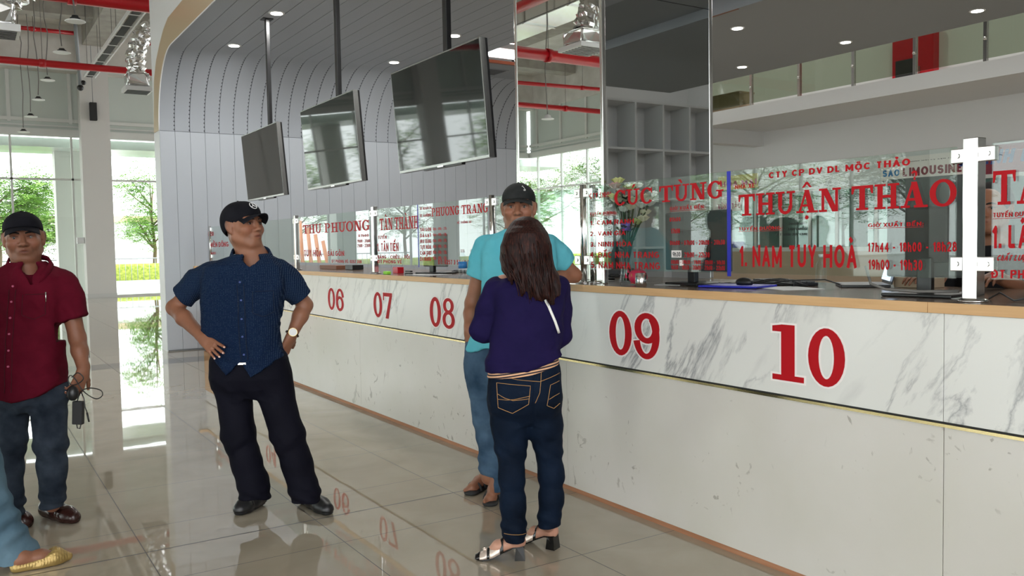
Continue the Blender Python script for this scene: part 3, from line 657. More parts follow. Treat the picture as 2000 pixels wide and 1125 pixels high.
ch(MB().box((CX+.006, Y0, .765), (CX+.03, Y1, .785)).build('core', M['black_matte'])); ch(MB().box((CX-.003, Y0, .7655), (CX+.006, 11.62, .777)).build('gold_trim', M['gold']))
ch(MB().box((CX+.012, Y0, 0), (CX+.034, Y1, .028)).build('plinth', M['plinth_wood'])); ch(MB().box((CX+.034, Y0, 0), (CX+.06, Y1, 1.17)).build('carcass', M['kraft']))
nx = CX-.0012
for t, a, b_ in (('06', (7.864, 1.066), (7.462, .856)), ('07', (6.785, 1.066), (6.407, .853)), ('08', (5.743, 1.069), (5.357, .846)), ('09', (3.624, 1.085), (3.226, .846)), ('10', (2.512, 1.086), (2.148, .846)), ('05', (8.95, 1.066), (8.55, .856)), ('04', (10.05, 1.066), (9.65, .856)), ('11', (1.38, 1.086), (1.02, .846))):
    slab(t, nx, m='red_vinyl', outline='white_vinyl', parent=ct, fr=(nx, a[0], b_[0], b_[1], a[1]), sp=.07)
wt = empty('worktop', (3.3, 5, 1.174), 'long oak-edged dark wooden worktop lying on the white counter', 'worktop')
def cw(o): o.parent = wt; o.location = -Vector(wt.location); return o
cw(MB().box((CX+.004, Y0, 1.176), (3.92, Y1-.002, 1.2125)).build('top', M['worktop_wood']))
for a, b_ in ((Y0, 1.80), (1.80, 6.4), (6.4, Y1-.002)): cw(MB().box((CX-.008, a+.0008, 1.175), (CX+.0045, b_-.0008, 1.2132), .001).build('oak_edge', M['oak_edge']))
cw(MB().box((2.83, Y1-.06, 1.178), (2.94, Y1-.004, 1.212)).build('end_block', M['oak_edge']))
# ---------------- posts and glass ----------------
GX = 3.065; ZT = 1.774; ZB = 1.294
def post(y, label, wd=.028, round_=False, clamps=(-1, 1)):
    e = empty('screen_post', (GX, y, 1.2135), label, 'post', 'stainless posts holding the counter glass'); b = MB()
    if round_: b.tube([(0, 0, .01), (0, 0, .572)], .019, 18)
    else: b.box((-wd, -wd, .01), (wd, wd, .585), .003)
    b.build('pole', M['chrome'], e); MB().lathe([(.052, 0), (.052, .004), (.045, .009), (.036, .013)], 28).build('flange', M['chrome'], e)
    for s in clamps:
        for z in (.135, .525):
            c = MB().box((-.014, s*wd-.002*s, z-.026), (.014, s*(wd+.052), z+.026), .003).build('clamp', M['steel'], e)
            MB().tube([(-.0145, s*(wd+.028), z), (-.019, s*(wd+.028), z)], .009, 12).build('screw', M['steel'], c)
    return e
post(1.705, 'thick square chrome post at the right end of the THUẬN THẢO glass', .027)
post(4.0, 'slim round chrome post beside the flower vase', .019, True)
post(5.02, 'chrome post behind the man in the turquoise shirt', .019, True)
post(7.0, 'chrome post right of the number 06 decal, beside the green object', .022); post(9.08, 'chrome post just right of the blue-shirted man', .022)
post(11.1, 'chrome post hidden behind the blue-shirted man', .022); post(12.88, 'chrome post of the last glass pane against the panelled wall', .019, True, (-1,)); post(-.6, 'chrome post outside the right edge of the view', .027)
def pane(y0, y1, label):
    e = empty('glass_screen', (GX, (y0+y1)/2, ZB), label, 'glass screen'); h = (y1-y0)/2
    MB().box((-.005, -h, 0), (.005, h, ZT-ZB), .0012).build('pane', M['glass'], e); return e
pC = pane(-.53, 1.64, 'glass screen lettered TÂN at the right edge'); pB = pane(1.77, 2.86, 'glass screen lettered THUẬN THẢO'); pA = pane(2.872, 3.95, 'glass screen lettered CÚC TÙNG')
pG = pane(4.06, 4.97, 'unlettered glass screen behind the capped man leaning on the counter')
pL1 = pane(5.08, 6.13, 'glass screen lettered PHƯƠNG TRANG'); pL2 = pane(6.142, 6.94, 'glass screen lettered TÂN THÀNH'); pL3 = pane(7.06, 9.02, 'glass screen lettered in red between the two far chrome posts')
pL4 = pane(9.14, 11.04, 'glass screen directly right of the blue-shirted man'); pL5 = pane(11.16, 12.84, 'last glass screen at the wall, left of the blue-shirted man')
T = GX-.0058
def strip(y, parent, m='blue_vinyl', hw=.012):
    put([[(0, 0), (1, 0), (1, 1), (0, 1)]], 1, 1, (T-.001, y+hw, y-hw, ZB-.015, ZT), m, parent, 'tape_strip')
strip(2.866, pB); strip(6.136, pL2, 'blue_vinyl', .008)
slab('CÚC TÙNG', T, (1200, 402), (1413, 352), parent=pA)
for t, a, b_, k in (('GIỜ XUẤT BẾN:', (1308.5, 411), (1377, 400), dict(under=True)), ('TUYẾN ĐƯỜNG:', (1152, 421), (1205, 412), dict(under=True)), ('CTY TNHH', (1152, 388), (1193, 374), {}),
    ('1. CAM RANH', (1153, 440), (1238, 427), {}), ('2. VẠN GIÃ', (1153, 461), (1222, 450), {}), ('3. NINH HÒA', (1153, 482), (1234, 471), {}), ('4. BẮC NHA TRANG', (1153, 503), (1287.5, 491.5), {}), ('5. NAM NHA TRANG', (1154.5, 523.5), (1289, 512.5), {}),
    ('05h00', (1308, 433), (1329, 424), {}), ('17h00', (1310.7, 456), (1328, 446), {}), ('06h00 - 07h00 - 20h00 - 20h30', (1308.8, 479), (1416, 468), {}), ('21h00 - 22h30', (1336.5, 502.7), (1386, 492.5), {}),
    ('08h00 - 09h30 - 11h00 - 13h00 - 14h30', (1310.7, 515.5), (1416, 508.5), {}), ('16h30 - 18h30 - 20h00 - 21h00 - 22h00', (1310.7, 526), (1416, 519), {})):
    sans(t, T, a, b_, parent=pA, bold=.025, **k)
put([[(0, 0), (1, 0), (1, 1), (0, 1)]], 1, 1, frame_px(T-.0005, (1311.5, 503), (1331, 489)), 'white_vinyl', pA, 'sticker'); sans('9h30', T-.002, (1314, 501), (1329, 492), 'dark_vinyl', pA, .01)
put([[(0, 0), (1, 0), (1, 1), (0, 1)]], 1, 1, frame_px(T-.0005, (1327, 519), (1335, 508)), 'white_vinyl', pA, 'sticker')
slab('THUẬN THẢO', T, (1442.7, 422), (1869, 348.5), parent=pB)
for t, a, b_, k in (('CTY CP DV DL MỘC THẢO', (1501.6, 348.5), (1778, 309), dict(bold=.05)), ('NHÀ XE', (1435.5, 369.6), (1474.5, 358), {}), ('TUYẾN ĐƯỜNG:', (1442.7, 450.6), (1528.5, 441.5), dict(under=True)), ('1. NAM TUY HOÀ', (1444, 520), (1674, 478), dict(bold=.03)),
    ('GIỜ XUẤT BẾN:', (1695.7, 444), (1804, 433), dict(under=True)), ('17h44 - 18h00 - 18h28', (1694.6, 491.8), (1869, 472), dict(bold=.03)), ('19h00 - 19h30', (1695.7, 526.5), (1802, 507.5), dict(bold=.03))):
    k.setdefault('bold', .025); sans(t, T, a, b_, parent=pB, **k)
A, B_ = on(0, T, 1939, 400.6), on(0, T, 1984, 332.5); u = (A.y-B_.y)/.92
slab('TÂN', T, parent=pC, fr=(T, A.y, A.y-u*3.08, A.z, A.z+(B_.z-A.z)*1.02))
for t, a, b_, k in (('TUYẾN ĐƯỜNG:', (1939.5, 424.7), (1960, 415), dict(under=True, h=1.15)), ('1. LÂM ĐỒNG', (1937, 485), (1960, 440), dict(h=.62, bold=.04)), ('Chất lượng', (1946, 509), (1960, 498), dict(shear=.4, h=.9)), ('ĐT PHÒNG VÉ', (1936.5, 542.6), (1960, 527), dict(bold=.04, h=1.2))):
    k.setdefault('bold', .025); sans(t, T, a, b_, parent=pC, **k)
slab('PHƯƠNG TRANG', T, (843, 423), (953, 396), parent=pL1)
for i, t in enumerate(('SÀI GÒN', 'ĐÀ LẠT', 'NHA TRANG', 'TUY HÒA', 'CẦN THƠ', 'ĐÀ NẴNG')):
    sans(t, T, (821, 452+i*11.5), (842, 444+i*11.5), parent=pL1, bold=.03); sans('06h - 09h - 21h', T, (846, 450+i*11.5), (872, 443+i*11.5), parent=pL1, bold=.03)
for t, a, b_ in (('XE KHÁCH', (820, 410), (842, 403)), ('XE GIƯỜNG', (820, 424), (842, 417)), ('HỆ THỐNG XE', (893, 437), (921, 431)), ('ĐT: 0257 3 55 66 77', (856, 516), (921, 508))): sans(t, T, a, b_, parent=pL1, bold=.03)
slab('TÂN THÀNH', T, (742, 450), (817, 421), parent=pL2)
for t, a, b_ in (('TUYẾN', (738, 467), (755, 460)), ('1. TÂN TIẾN', (737, 491), (778, 474)), ('SÁNG - CHIỀU - TỐI', (738, 505), (800, 499)), ('ĐT PHÒNG VÉ', (738, 514), (785, 508))): sans(t, T, a, b_, parent=pL2, bold=.03)
slab('THU PHƯƠNG', T, (592, 457), (722, 429), parent=pL3)
for t, a, b_ in (('TUY HÒA', (594, 501), (628, 488)), ('07h00', (700, 463), (720, 457)), ('19h00 - 20h00', (698, 474), (723, 467)), ('21h00 - 22h00', (698, 483), (723, 476)), ('ĐT PHÒNG VÉ: 0257 388', (648, 513), (706, 508)), ('SÀI GÒN', (640, 500), (672, 490))): sans(t, T, a, b_, parent=pL3, bold=.03)
for t, a, b_ in (('05h30', (400, 462), (417, 452)), ('BX MIỀN ĐÔNG', (400, 483), (446, 472)), ('20h00', (406, 497), (421, 492))): sans(t, T, a, b_, parent=pL5, bold=.03)
# signs on the rear wall
def board(name, X, a, b_, m, label):
    A, B = on(0, X, *a), on(0, X, *b_); e = empty(name, (X, (A.y+B.y)/2, B.z), label, 'sign')
    h = abs(A.y-B.y)/2; MB().box((-.02, -h, -abs(A.z-B.z)), (.02, h, 0)).build('panel', M[m], e); return e
RX = 15.95
s1 = board('wall_sign', RX, (1404, 376), (1480, 338), 'yellow_vinyl', 'yellow sign lettered HOA MAI on the rear wall')
s2 = board('wall_sign', RX, (1722, 357), (1898, 293), 'white_vinyl', 'white sign lettered SAO LIMOUSINE on the rear wall')
s3 = board('wall_sign', RX, (1908, 345), (2090, 268), 'maroon_vinyl', 'dark red sign with blue letters at the far right of the rear wall')
X_ = RX-.025
put([[(0, 0), (1, 0), (1, 1), (0, 1)]], 1, 1, frame_px(X_+.002, (1404, 376), (1480, 366)), 'green_vinyl', s1, 'green_band')
mat('pink_vinyl', (.55, .12, .22), .5)
sans('HOA MAI', X_, (1408, 366), (1477, 349), 'pink_vinyl', s1, .05); sans('HOTLINE: 0889 200 200', X_, (1408, 375), (1477, 369), 'dark_vinyl', s1, .02)
sans('SAO', X_, (1724, 346), (1757, 330), 'skyblue_vinyl', s2, .06); sans('LIMOUSINE', X_, (1763, 345), (1880, 318), 'maroon_vinyl', s2, .06)
sans('CTY TNHH THƯƠNG MẠI VÀ VẬN TẢI SAO', X_, (1726, 320), (1884, 306), 'dark_vinyl', s2, .04); sans('ĐT PHÒNG VÉ: 0911 33 74 79 - 0905 71 44 55', X_, (1724, 356), (1880, 341), 'dark_vinyl', s2, .03)
sans('THÀNH BƯỞI', X_, (1868, 326), (2075, 280), 'navy_vinyl', s3, .07, shear=.2); sans('CTY TNHH VẬN TẢI DỊCH VỤ', X_, (1912, 300), (2020, 289), 'white_vinyl', s3, .02)
s4 = board('wall_sign', RX, (1380, 415), (1448, 379), 'white_vinyl', 'white sign lettered VŨNG TÀU in pink below the yellow sign'); sans('VŨNG TÀU', X_, (1402, 409), (1446, 396), 'pink_vinyl', s4, .03)
wl = empty('window_lettering', (15.9, 12.9, 1.9), 'mirror-written destination list on the rear office window', 'lettering')
for i, t in enumerate(('BÌNH ĐỊNH', 'LÂM ĐỒNG', 'ĐỒNG NAI', 'KHU VỰC MIỀN TÂY')): sans(t, 15.92, (1540-(26 if i == 3 else 0), 429+i*10.6), (1576, 423+i*10.6), 'dark_vinyl', wl, .02, flip=True)
# ---------------- mirrored pillar ----------------
pi_ = empty('mirrored_pillar', (3.10, 3.85, 1.2128), 'square pillar clad in tall mirrors with chrome corner strips', 'pillar')
px1, py1, PT = .864, .90, CZ-1.2128
MB().box((.016, .016, 0), (px1-.016, py1-.016, PT-.001)).build('core', M['dark_grey'], pi_)
for z0, z1 in ((0, 2.868-1.2128), (2.872-1.2128, PT-.001)):
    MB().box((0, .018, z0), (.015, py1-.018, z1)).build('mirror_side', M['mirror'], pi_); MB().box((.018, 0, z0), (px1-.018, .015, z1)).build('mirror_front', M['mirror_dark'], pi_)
for x, y in ((0, 0), (px1-.018, 0), (0, py1-.018), (px1-.018, py1-.018)): MB().box((x-.004, y-.004, 0), (x+.022, y+.022, PT-.001), .004).build('corner_strip', M['chrome'], pi_)
# shelving behind the viewer, mirrored in the pillar
sh = empty('cubby_shelf', (6.642, -1.23, 0), 'white open cubby shelving mirrored in the pillar', 'shelf')
MB().box((-1.4, -.40, 0), (3.2, -.38, 3.36)).build('back', M['white_paint'], sh)
b = MB()
for k in range(10): b.box((-1.4+k*.5, -.38, 0), (-1.37+k*.5, 0, 3.33))
b.build('upright', M['white_paint'], sh); b = MB()
for z in (.0, .68, 1.35, 2.02, 2.69, 3.33): b.box((-1.4, -.38, z), (3.13, .004, z+.03))
b.build('shelf_board', M['white_paint'], sh)
# ---------------- screens ----------------
def tv(y, label, plabel):
    e = empty('wall_screen', (3.045, y, 2.04), label, 'television', 'screens hanging over the counter')
    t = .06; hw = .705; H = .80
    def q(x, yy, z): return (x+(t*(1-z/H))-.03, yy, z)
    b = MB(); fr = []
    def slabm(x0, x1, a, z0, z1, name, m, par):
        bb = MB(); P = [bb.bm.verts.new(q(x, yy, z)) for x in (x0, x1) for yy in (-a, a) for z in (z0, z1)]
        for f in ((0, 1, 3, 2), (4, 6, 7, 5), (0, 4, 5, 1), (2, 3, 7, 6), (0, 2, 6, 4), (1, 5, 7, 3)): bb.bm.faces.new([P[i] for i in f])
        return bb.build(name, M[m], par)
    slabm(-.03, .012, hw, 0, H, 'bezel', 'tv_frame', e); slabm(-.032, -.0301, hw-.010, .018, H-.010, 'screen', 'screen', e); slabm(.012, .03, hw-.002, .002, H-.002, 'back_cover', 'black', e)
    slabm(.03, .055, hw*.6, .12, H-.2, 'back_box', 'black', e); slabm(-.034, -.028, .045, -.008, .004, 'logo_bar', 'steel', e); slabm(-.02, .012, .3, -.012, 0, 'lower_bar', 'black', e)
    p = empty('ceiling_pole', (3.15, y+.05, CZ), plabel, 'pole', 'black poles carrying the screens')
    MB().box((-.02, -.032, -1.75), (.02, .032, -.006), .003).build('tube', M['pole_black'], p); MB().box((-.06, -.06, -.01), (.06, .06, -.0005)).build('ceiling_plate', M['pole_black'], p)
    MB().box((-.04, -.16, -1.8), (-.021, .16, -1.5)).build('bracket', M['pole_black'], p)
tv(10.1, 'smallest looking screen over the counter, leftmost and furthest away', 'leftmost black pole from the planked ceiling down to a screen')
tv(7.91, 'middle screen over the counter mirroring a bright facade', 'black pole holding the middle screen'); tv(5.71, 'largest looking screen over the counter, right of the other two', 'black pole holding the largest screen on the right')
# ---------------- services under the high ceiling ----------------
def pipe(name, pts, r, label, m='red_pipe'):
    c = Vector(pts[0]); e = empty(name, c, label, 'pipe'); P = [Vector(p)-c for p in pts]; MB().tube(P, r, 14).build('run', M[m], e)
    nk_ = max(2, int((P[-1]-P[0]).length/2.5))
    for k in range(1, nk_):
        q = P[0].lerp(P[-1], k/nk_); MB().tube([q-(P[-1]-P[0]).normalized()*.07, q+(P[-1]-P[0]).normalized()*.07], r*1.18, 14).build('coupling', M[m], e)
        MB().tube([q, (q.x, q.y, 8.3-c.z)], .008, 5).build('hanger', M['cable'], e)
    return e
pipe('sprinkler_pipe', [(-13.9, 23.7, 6.0), (15, 23.7, 6.0)], .085, 'thin red sprinkler pipe crossing in front of the far pier')
pipe('sprinkler_pipe', [(-13.9, 17.25, 6.0), (15, 17.25, 6.0)], .14, 'thick red main pipe at the top edge, left of the bulkhead')
pipe('sprinkler_pipe', [(-3.8, -8, 6.36), (-3.8, 29, 6.36)], .11, 'red main pipe running lengthways over the hall, mirrored in the pillar')
pipe('sprinkler_pipe', [(1.0, 28.6, 7.9), (3.1, 28.6, 7.9)], .06, 'short dark red pipe under the ceiling left of the far pier')
pipe('sprinkler_pipe', [(4.5, 27.6, 7.6), (7.5, 27.6, 7.6)], .05, 'short dark red pipe right of the far pier')
pipe('sprinkler_pipe', [(-3.96, 12, 6.4), (-13.8, 15, 6.9)], .07, 'red branch pipe rising sideways, mirrored in the pillar')
pipe('sprinkler_pipe', [(-3.96, 22.5, 6.36), (-13.8, 21.4, 6.3)], .06, 'thin red branch pipe mirrored lower in the pillar')
tr_ = empty('cable_tray', (3.33, 17.2, 6.45), 'white ladder-shaped cable tray running away under the ceiling', 'cable tray')
for x in (-.16, .13): MB().box((x, 1.3, -.04), (x+.03, 10.2, .04)).build('side_rail', M['white_paint'], tr_)
for k in range(9): MB().box((-.13, 1.5+k*1.05, -.03), (.13, 1.55+k*1.05, -.01)).build('rung', M['white_paint'], tr_)
MB().box((-.08, 1.3, -.02), (.08, 10.2, .0)).build('cable_bundle', M['black_matte'], tr_)
b = MB()
for k in range(4):
    for x in (-.14, .14): MB().tube([(x, 1.6+k*2.6, 0), (x, 1.6+k*2.6, 1.85)], .008, 5).build('hanger', M['cable'], tr_)
def crinkle(pts, r, seed, n=26):
    rd = random.Random(seed); P = []; pts = [Vector(p) for p in pts]; seg = []
    for i in range(len(pts)-1):
        for k in range(10): seg.append(pts[i].lerp(pts[i+1], k/10))
    seg.append(pts[-1]); rs = [r*(1+.12*math.sin(i*2.1)+rd.uniform(-.06, .06)) for i in range(len(seg))]
    b = MB(); b.tube(seg, rs, n)
    for v in b.bm.verts: v.co += Vector((rd.uniform(-1, 1), rd.uniform(-1, 1), rd.uniform(-1, 1)))*r*.09
    for f in b.bm.faces: f.smooth = rd.random() < .3
    return b
def duct(loc, top, r, label, seed, box=.42):
    e = empty('flexible_duct', loc, label, 'duct'); crinkle([(p[0]-loc[0], p[1]-loc[1], p[2]-loc[2]) for p in top]+[(0, 0, .42)], r, seed).build('foil_hose', M['foil'], e)
    b = MB(); b.box((-box*.8, -box*.8, .1), (box*.8, box*.8, .42), .04); bmesh.ops.subdivide_edges(b.bm, edges=b.bm.edges[:], cuts=4)
    rd = random.Random(seed)
    for v in b.bm.verts: v.co += Vector((rd.uniform(-1, 1), rd.uniform(-1, 1), rd.uniform(-1, 1)))*.018
    b.build('plenum', M['foil'], e); b = MB(); b.box((-box, -box, .0), (box, box, .1), .01); b.build('diffuser_frame', M['white_paint'], e)
    b = MB()
    for k in range(7): b.box((-box*.85, -box*.85+k*box*.27, -.012), (box*.85, -box*.8+k*box*.27, -.002))
    b.build('diffuser_blade', M['dark_grey'], e); q = top[0]; MB().tube([(q[0]-loc[0], q[1]-loc[1], q[2]-loc[2]), (q[0]-loc[0], q[1]-loc[1], 8.31-loc[2])], .012, 6).build('hanger', M['cable'], e); return e
D0 = on(1, 22.0, 268, 180)
duct(tuple(D0), [(D0.x+1.3, 22, D0.z+1.65), (D0.x+.75, 22, D0.z+1.72), (D0.x+.2, 22, D0.z+1.45), (D0.x, 22, D0.z+.9)], .2, 'silver foil duct bending down to a square diffuser beside the panelled bulkhead', 5, .3)
D1 = on(1, 14, -10, 66)
duct(tuple(D1), [(D1.x+.75, 14, D1.z+1.3), (D1.x+.62, 14, D1.z+1.0), (D1.x+.3, 14, D1.z+.7)], .24, 'silver foil duct hanging at the top left corner', 8, .3)
duct((-5.4, 15, 5.6), [(-6.3, 15.3, 7.6), (-6.1, 15.2, 7.2), (-5.6, 15, 6.6)], .26, 'silver foil duct mirrored in the pillar', 9)
bd = empty('rectangular_duct', (-7.15, 12, 7.6), 'large foil-wrapped rectangular duct mirrored at the top of the pillar', 'duct')
b = MB(); b.box((-.5, -9, -.3), (.5, 14, .3)); b.build('duct_body', M['foil'], bd); b = MB()
for k in range(12): b.box((-.53, -8.8+k*2, -.33), (.53, -8.72+k*2, .33))
b.build('flange', M['steel'], bd)
# dangling lamps not yet fitted
lampm = emit('lamp_off', (.8, .8, .78), .15)
def hang(px, py, Y, r, label, top=8.3, wob=1):
    p = on(1, Y, px, py); e = empty('hanging_lamp', p, label, 'lamp', 'unfitted downlights hanging on their cables'); rd = random.Random(int(px*7+py))
    MB().lathe([(r*.45, .028), (r*.6, .024), (r*.95, .01), (r, .0), (r*.9, -.008)], 20).build('housing', M['white'], e)
    MB().lathe([(r*.5, .025), (r*.5, .05), (r*.38, .052), (r*.30, .085)], 14).build('heat_sink', M['black_matte'], e)
    pts = [(0, 0, r*.8)]; z = r*.8; T_ = top-p.z; n = 7
    for k in range(1, n+1): pts.append((rd.uniform(-.05, .05)*wob*(k < n), rd.uniform(-.03, .03), z+(T_-z)*k/n))
    MB().tube(pts, .012, 6).build('cable', M['cable'], e)
hang(147, 42, 14, .14, 'nearest hanging lamp, beside the thick red pipe at top'); hang(121, 103, 20, .17, 'hanging lamp left of the far pier, above the thin red pipe')
hang(93, 157, 24.5, .17, 'hanging lamp just below the thin red pipe'); hang(75, 195, 26, .16, 'hanging lamp second from the bottom of the row, right one'); hang(60, 228, 27, .17, 'hanging lamp in front of the upper window frame')
hang(46, 258, 28, .16, 'lowest hanging lamp of the row, against the clear glass')
for i, (x, y, z) in enumerate(((-5.0, 12, 4.9), (-6.5, 18, 4.6), (-8, 22, 4.5), (-9.5, 9, 4.7))):
    P = RT; e = empty('hanging_lamp', (x, y, z), ('first', 'second', 'third', 'fourth')[i]+' hanging lamp mirrored in the pillar, counted from the counter side', 'lamp', 'unfitted downlights hanging on their cables')
    MB().lathe([(.02, .12), (.08, .09), (.09, .035), (.16, .012), (.165, 0), (.15, -.008)], 20).build('housing', M['white'], e); MB().tube([(0, 0, .1), (.06, 0, 1.2), (-.04, .02, 2.4), (0, 0, 8.3-z)], .012, 6).build('cable', M['cable'], e)
cm = empty('conduit_pole', on(1, 27.5, 148, 60), 'grey conduit with small cameras beside the far pier', 'conduit')
c0 = on(1, 27.5, 157, 168)-cm.location
MB().tube([(0, 0, 8.3-cm.location.z), (0, 0, 0), c0], .05, 8).build('tube', M['fence_metal'], cm); MB().ball(c0+Vector((.0, 0, -.05)), .09, 8).build('camera', M['black'], cm); MB().ball(c0+Vector((.08, 0, .1)), .07, 8).build('camera', M['black'], cm)
sp = on(1, 29.3, 182, 218); s_ = empty('column_speaker', sp, 'black column speaker mounted on the far pier', 'speaker')
MB().box((-.1, -.1, -.27), (.1, .07, .27), .015).build('cabinet', M['black_matte'], s_); MB().tube([(0, 0, .27), (0, 0, 8.3-sp.z)], .01, 5).build('cable', M['fence_metal'], s_); MB().box((-.03, .06, -.1), (.03, .09, .1)).build('bracket', M['black'], s_)
ap = on(1, 29.7, 157, 470); a_ = empty('door_handle_box', ap, 'white latch box on the glazing beside the far pier', 'latch')
MB().box((-.1, -.09, -.1), (.1, .06, .1), .01).build('box', M['white_paint'], a_)
# ---------------- things on the counter ----------------
Z = 1.2128
def onc(px, py, z=Z): return on(2, z, px, py)
p = onc(1198, 562); vx, vy = 3.15, 3.72
va = empty('flower_vase', (vx, vy, Z), 'glass vase holding tall white and pink flowers beside the pillar', 'vase')
MB().lathe([(.038, 0), (.042, .01), (.034, .06), (.030, .12), (.040, .20), (.046, .215), (.042, .214), (.036, .19), (.026, .12), (.030, .06), (.036, .015), (.0, .012)], 24).build('glass', M['clear_plastic'], va)
MB().lathe([(.0, .013), (.034, .014), (.028, .06), (.024, .11), (.0, .112)], 18).build('water', M['clear_plastic'], va)
fb = empty('flower_bouquet', (vx, vy, Z+.02), 'bunch of white, cream and dusky pink roses standing in the glass vase', 'flowers')
rd = random.Random(4); mat('petal_cream', (.80, .74, .60), .6); mat('petal_pink', (.55, .33, .33), .6); mat('petal_white', (.82, .80, .76), .6); mat('petal_lime', (.62, .66, .30), .6); mat('stem_green', (.03, .07, .03), .6); mat('leaf_dark', (.02, .06, .03), .5)
heads = [(-.055, .0, .53, 'petal_pink'), (-.035, .03, .56, 'petal_lime'), (-.02, -.01, .50, 'petal_pink'), (.02, .0, .52, 'petal_lime'), (.05, .02, .49, 'petal_white'), (.09, .0, .465, 'petal_cream'), (.075, -.03, .42, 'petal_white'), (.10, .02, .38, 'petal_cream'), (-.045, .0, .45, 'petal_cream'), (.0, .03, .46, 'petal_cream'),
         (.135, .0, .48, 'petal_white'), (.11, .01, .45, 'petal_cream'), (.02, -.02, .41, 'petal_cream'), (.06, .02, .53, 'petal_white'), (-.01, .0, .40, 'petal_white'), (.085, -.02, .345, 'petal_cream'),
         (.12, -.01, .43, 'petal_white'), (-.06, -.02, .47, 'petal_lime'), (.04, -.03, .45, 'petal_cream'), (.06, .0, .33, 'petal_lime')]
def cr(u, v, z): return (u*RT.x*1.1+v*FW.x, u*RT.y*1.1+v*FW.y, z)
for u, v, z, m in heads:
    c = Vector(cr(u, v, z)); b = MB()
    b.ball(c, .017, 6)
    for ly, (n, r_, up) in enumerate(((4, .018, .5), (6, .030, .15), (7, .040, -.3))):
        for k in range(n):
            a = 2*PI*k/n+ly*.5+rd.uniform(-.15, .15); d = Vector((math.cos(a), math.sin(a), 0)); t = Vector((-d.y, d.x, 0)); q = c+d*r_*.35
            P = [q-t*r_*.35-Vector((0, 0, .010)), q-t*r_*.6+d*r_*.45+Vector((0, 0, .012+.01*up)), q+d*r_*.75+Vector((0, 0, .016+.014*up)), q+t*r_*.6+d*r_*.45+Vector((0, 0, .012+.01*up)), q+t*r_*.35-Vector((0, 0, .010))]
            b.face(P, True)
    b.build('rose', M[m], fb, fix=False)
    MB().tube([(rd.uniform(-.012, .012), rd.uniform(-.012, .012), 0), (c.x*.25, c.y*.25, .22), c], .0032, 6).build('stem', M['stem_green'], fb)
for k in range(60):
    a = rd.uniform(0, 6.28); z0 = rd.uniform(.15, .46); r0 = rd.uniform(.0, .04); L = rd.uniform(.035, .075); b = MB()
    c = Vector((r0*math.cos(a), r0*math.sin(a), z0)); d = Vector((math.cos(a), math.sin(a), rd.uniform(-.3, .6))).normalized(); t = Vector((-d.y, d.x, 0)).normalized()
    b.face([c, c+d*L*.4+t*L*.2, c+d*L, c+d*L*.4-t*L*.2]); b.build('leaf', M['leaf_dark'], fb, fix=False)
MB().lathe([(.028, .0), (.03, .05)], 12, (0, 0, .28)).build('ribbon', M['purple_paint'], fb)
# dragon fruit
q = onc(1230, 551); q = Vector((3.13, 3.60, Z)); df = empty('dragon_fruit', q, 'pink dragon fruit lying between the vase and the steel cup', 'fruit')
mat('fruit_pink', (.62, .03, .09), .4); mat('fruit_scale', (.55, .25, .08), .5)
b = MB(); b.ball((0, 0, .045), .045, 14, (1.0, 1.35, 1.0)); b.build('body', M['fruit_pink'], df)
for k in range(9):
    a = k*.75; c = Vector((-.042*abs(math.cos(a)), .05*math.sin(a*1.3), .045+.03*math.sin(a*2.1))); b = MB()
    b.face([c+Vector((0, -.012, -.008)), c+Vector((-.006, .0, .022)), c+Vector((0, .012, -.008))]); b.build('scale', M['fruit_scale' if k % 3 == 0 else 'fruit_pink'], df, fix=False)
cu = empty('steel_cup', (3.02, 3.45, Z), 'shiny stainless steel cup at the edge of the worktop', 'cup')
MB().lathe([(.026, 0), (.030, .003), (.030, .072), (.0275, .072), (.0275, .01), (0, .008)], 28).build('body', M['chrome'], cu)
# papers, clipboard, mouse
def paper(x, y, a, w_, d, label, m='white', z=Z, cat='paper', name='paper_sheet'):
    e = tag(MB().box((-w_/2, -d/2, 0), (w_/2, d/2, .0015)).build(name, M[m]), label, cat); e.location = (x, y, z+.0003); e.rotation_euler[2] = a; return e
paper(3.33, 3.42, .3, .21, .3, 'white paper sheet lying behind the steel cup'); paper(3.35, 2.76, -.4, .21, .3, 'white paper sheet beside the blue clipboard'); paper(3.25, 1.98, .1, .21, .3, 'white paper sheet under the chrome post area', )
cb = tag(MB().box((-.11, -.16, 0), (.11, .16, .01), .003).build('clipboard', M['blue_vinyl']), 'bright blue plastic clipboard on the worktop beside the monitor foot', 'clipboard'); cb.location = (3.28, 3.02, Z+.002); cb.rotation_euler[2] = .25
def mouse(x, y, z, label, s=1):
    e = empty('computer_mouse', (x, y, z), label, 'mouse'); b = MB(); b.ball((0, 0, .012), .03, 12, (1, 1.75, .8))
    for v in b.bm.verts: v.co.z = max(v.co.z, 0)
    b.build('shell', M['black'], e); MB().tube([(0, .05, .012), (.03, .09, .004), (-.01, .15, .004), (.05, .22, .004)], .0022, 6).build('cord', M['black'], e); return e
mouse(3.31, 3.0, Z+.0125, 'black mouse lying on the blue clipboard')
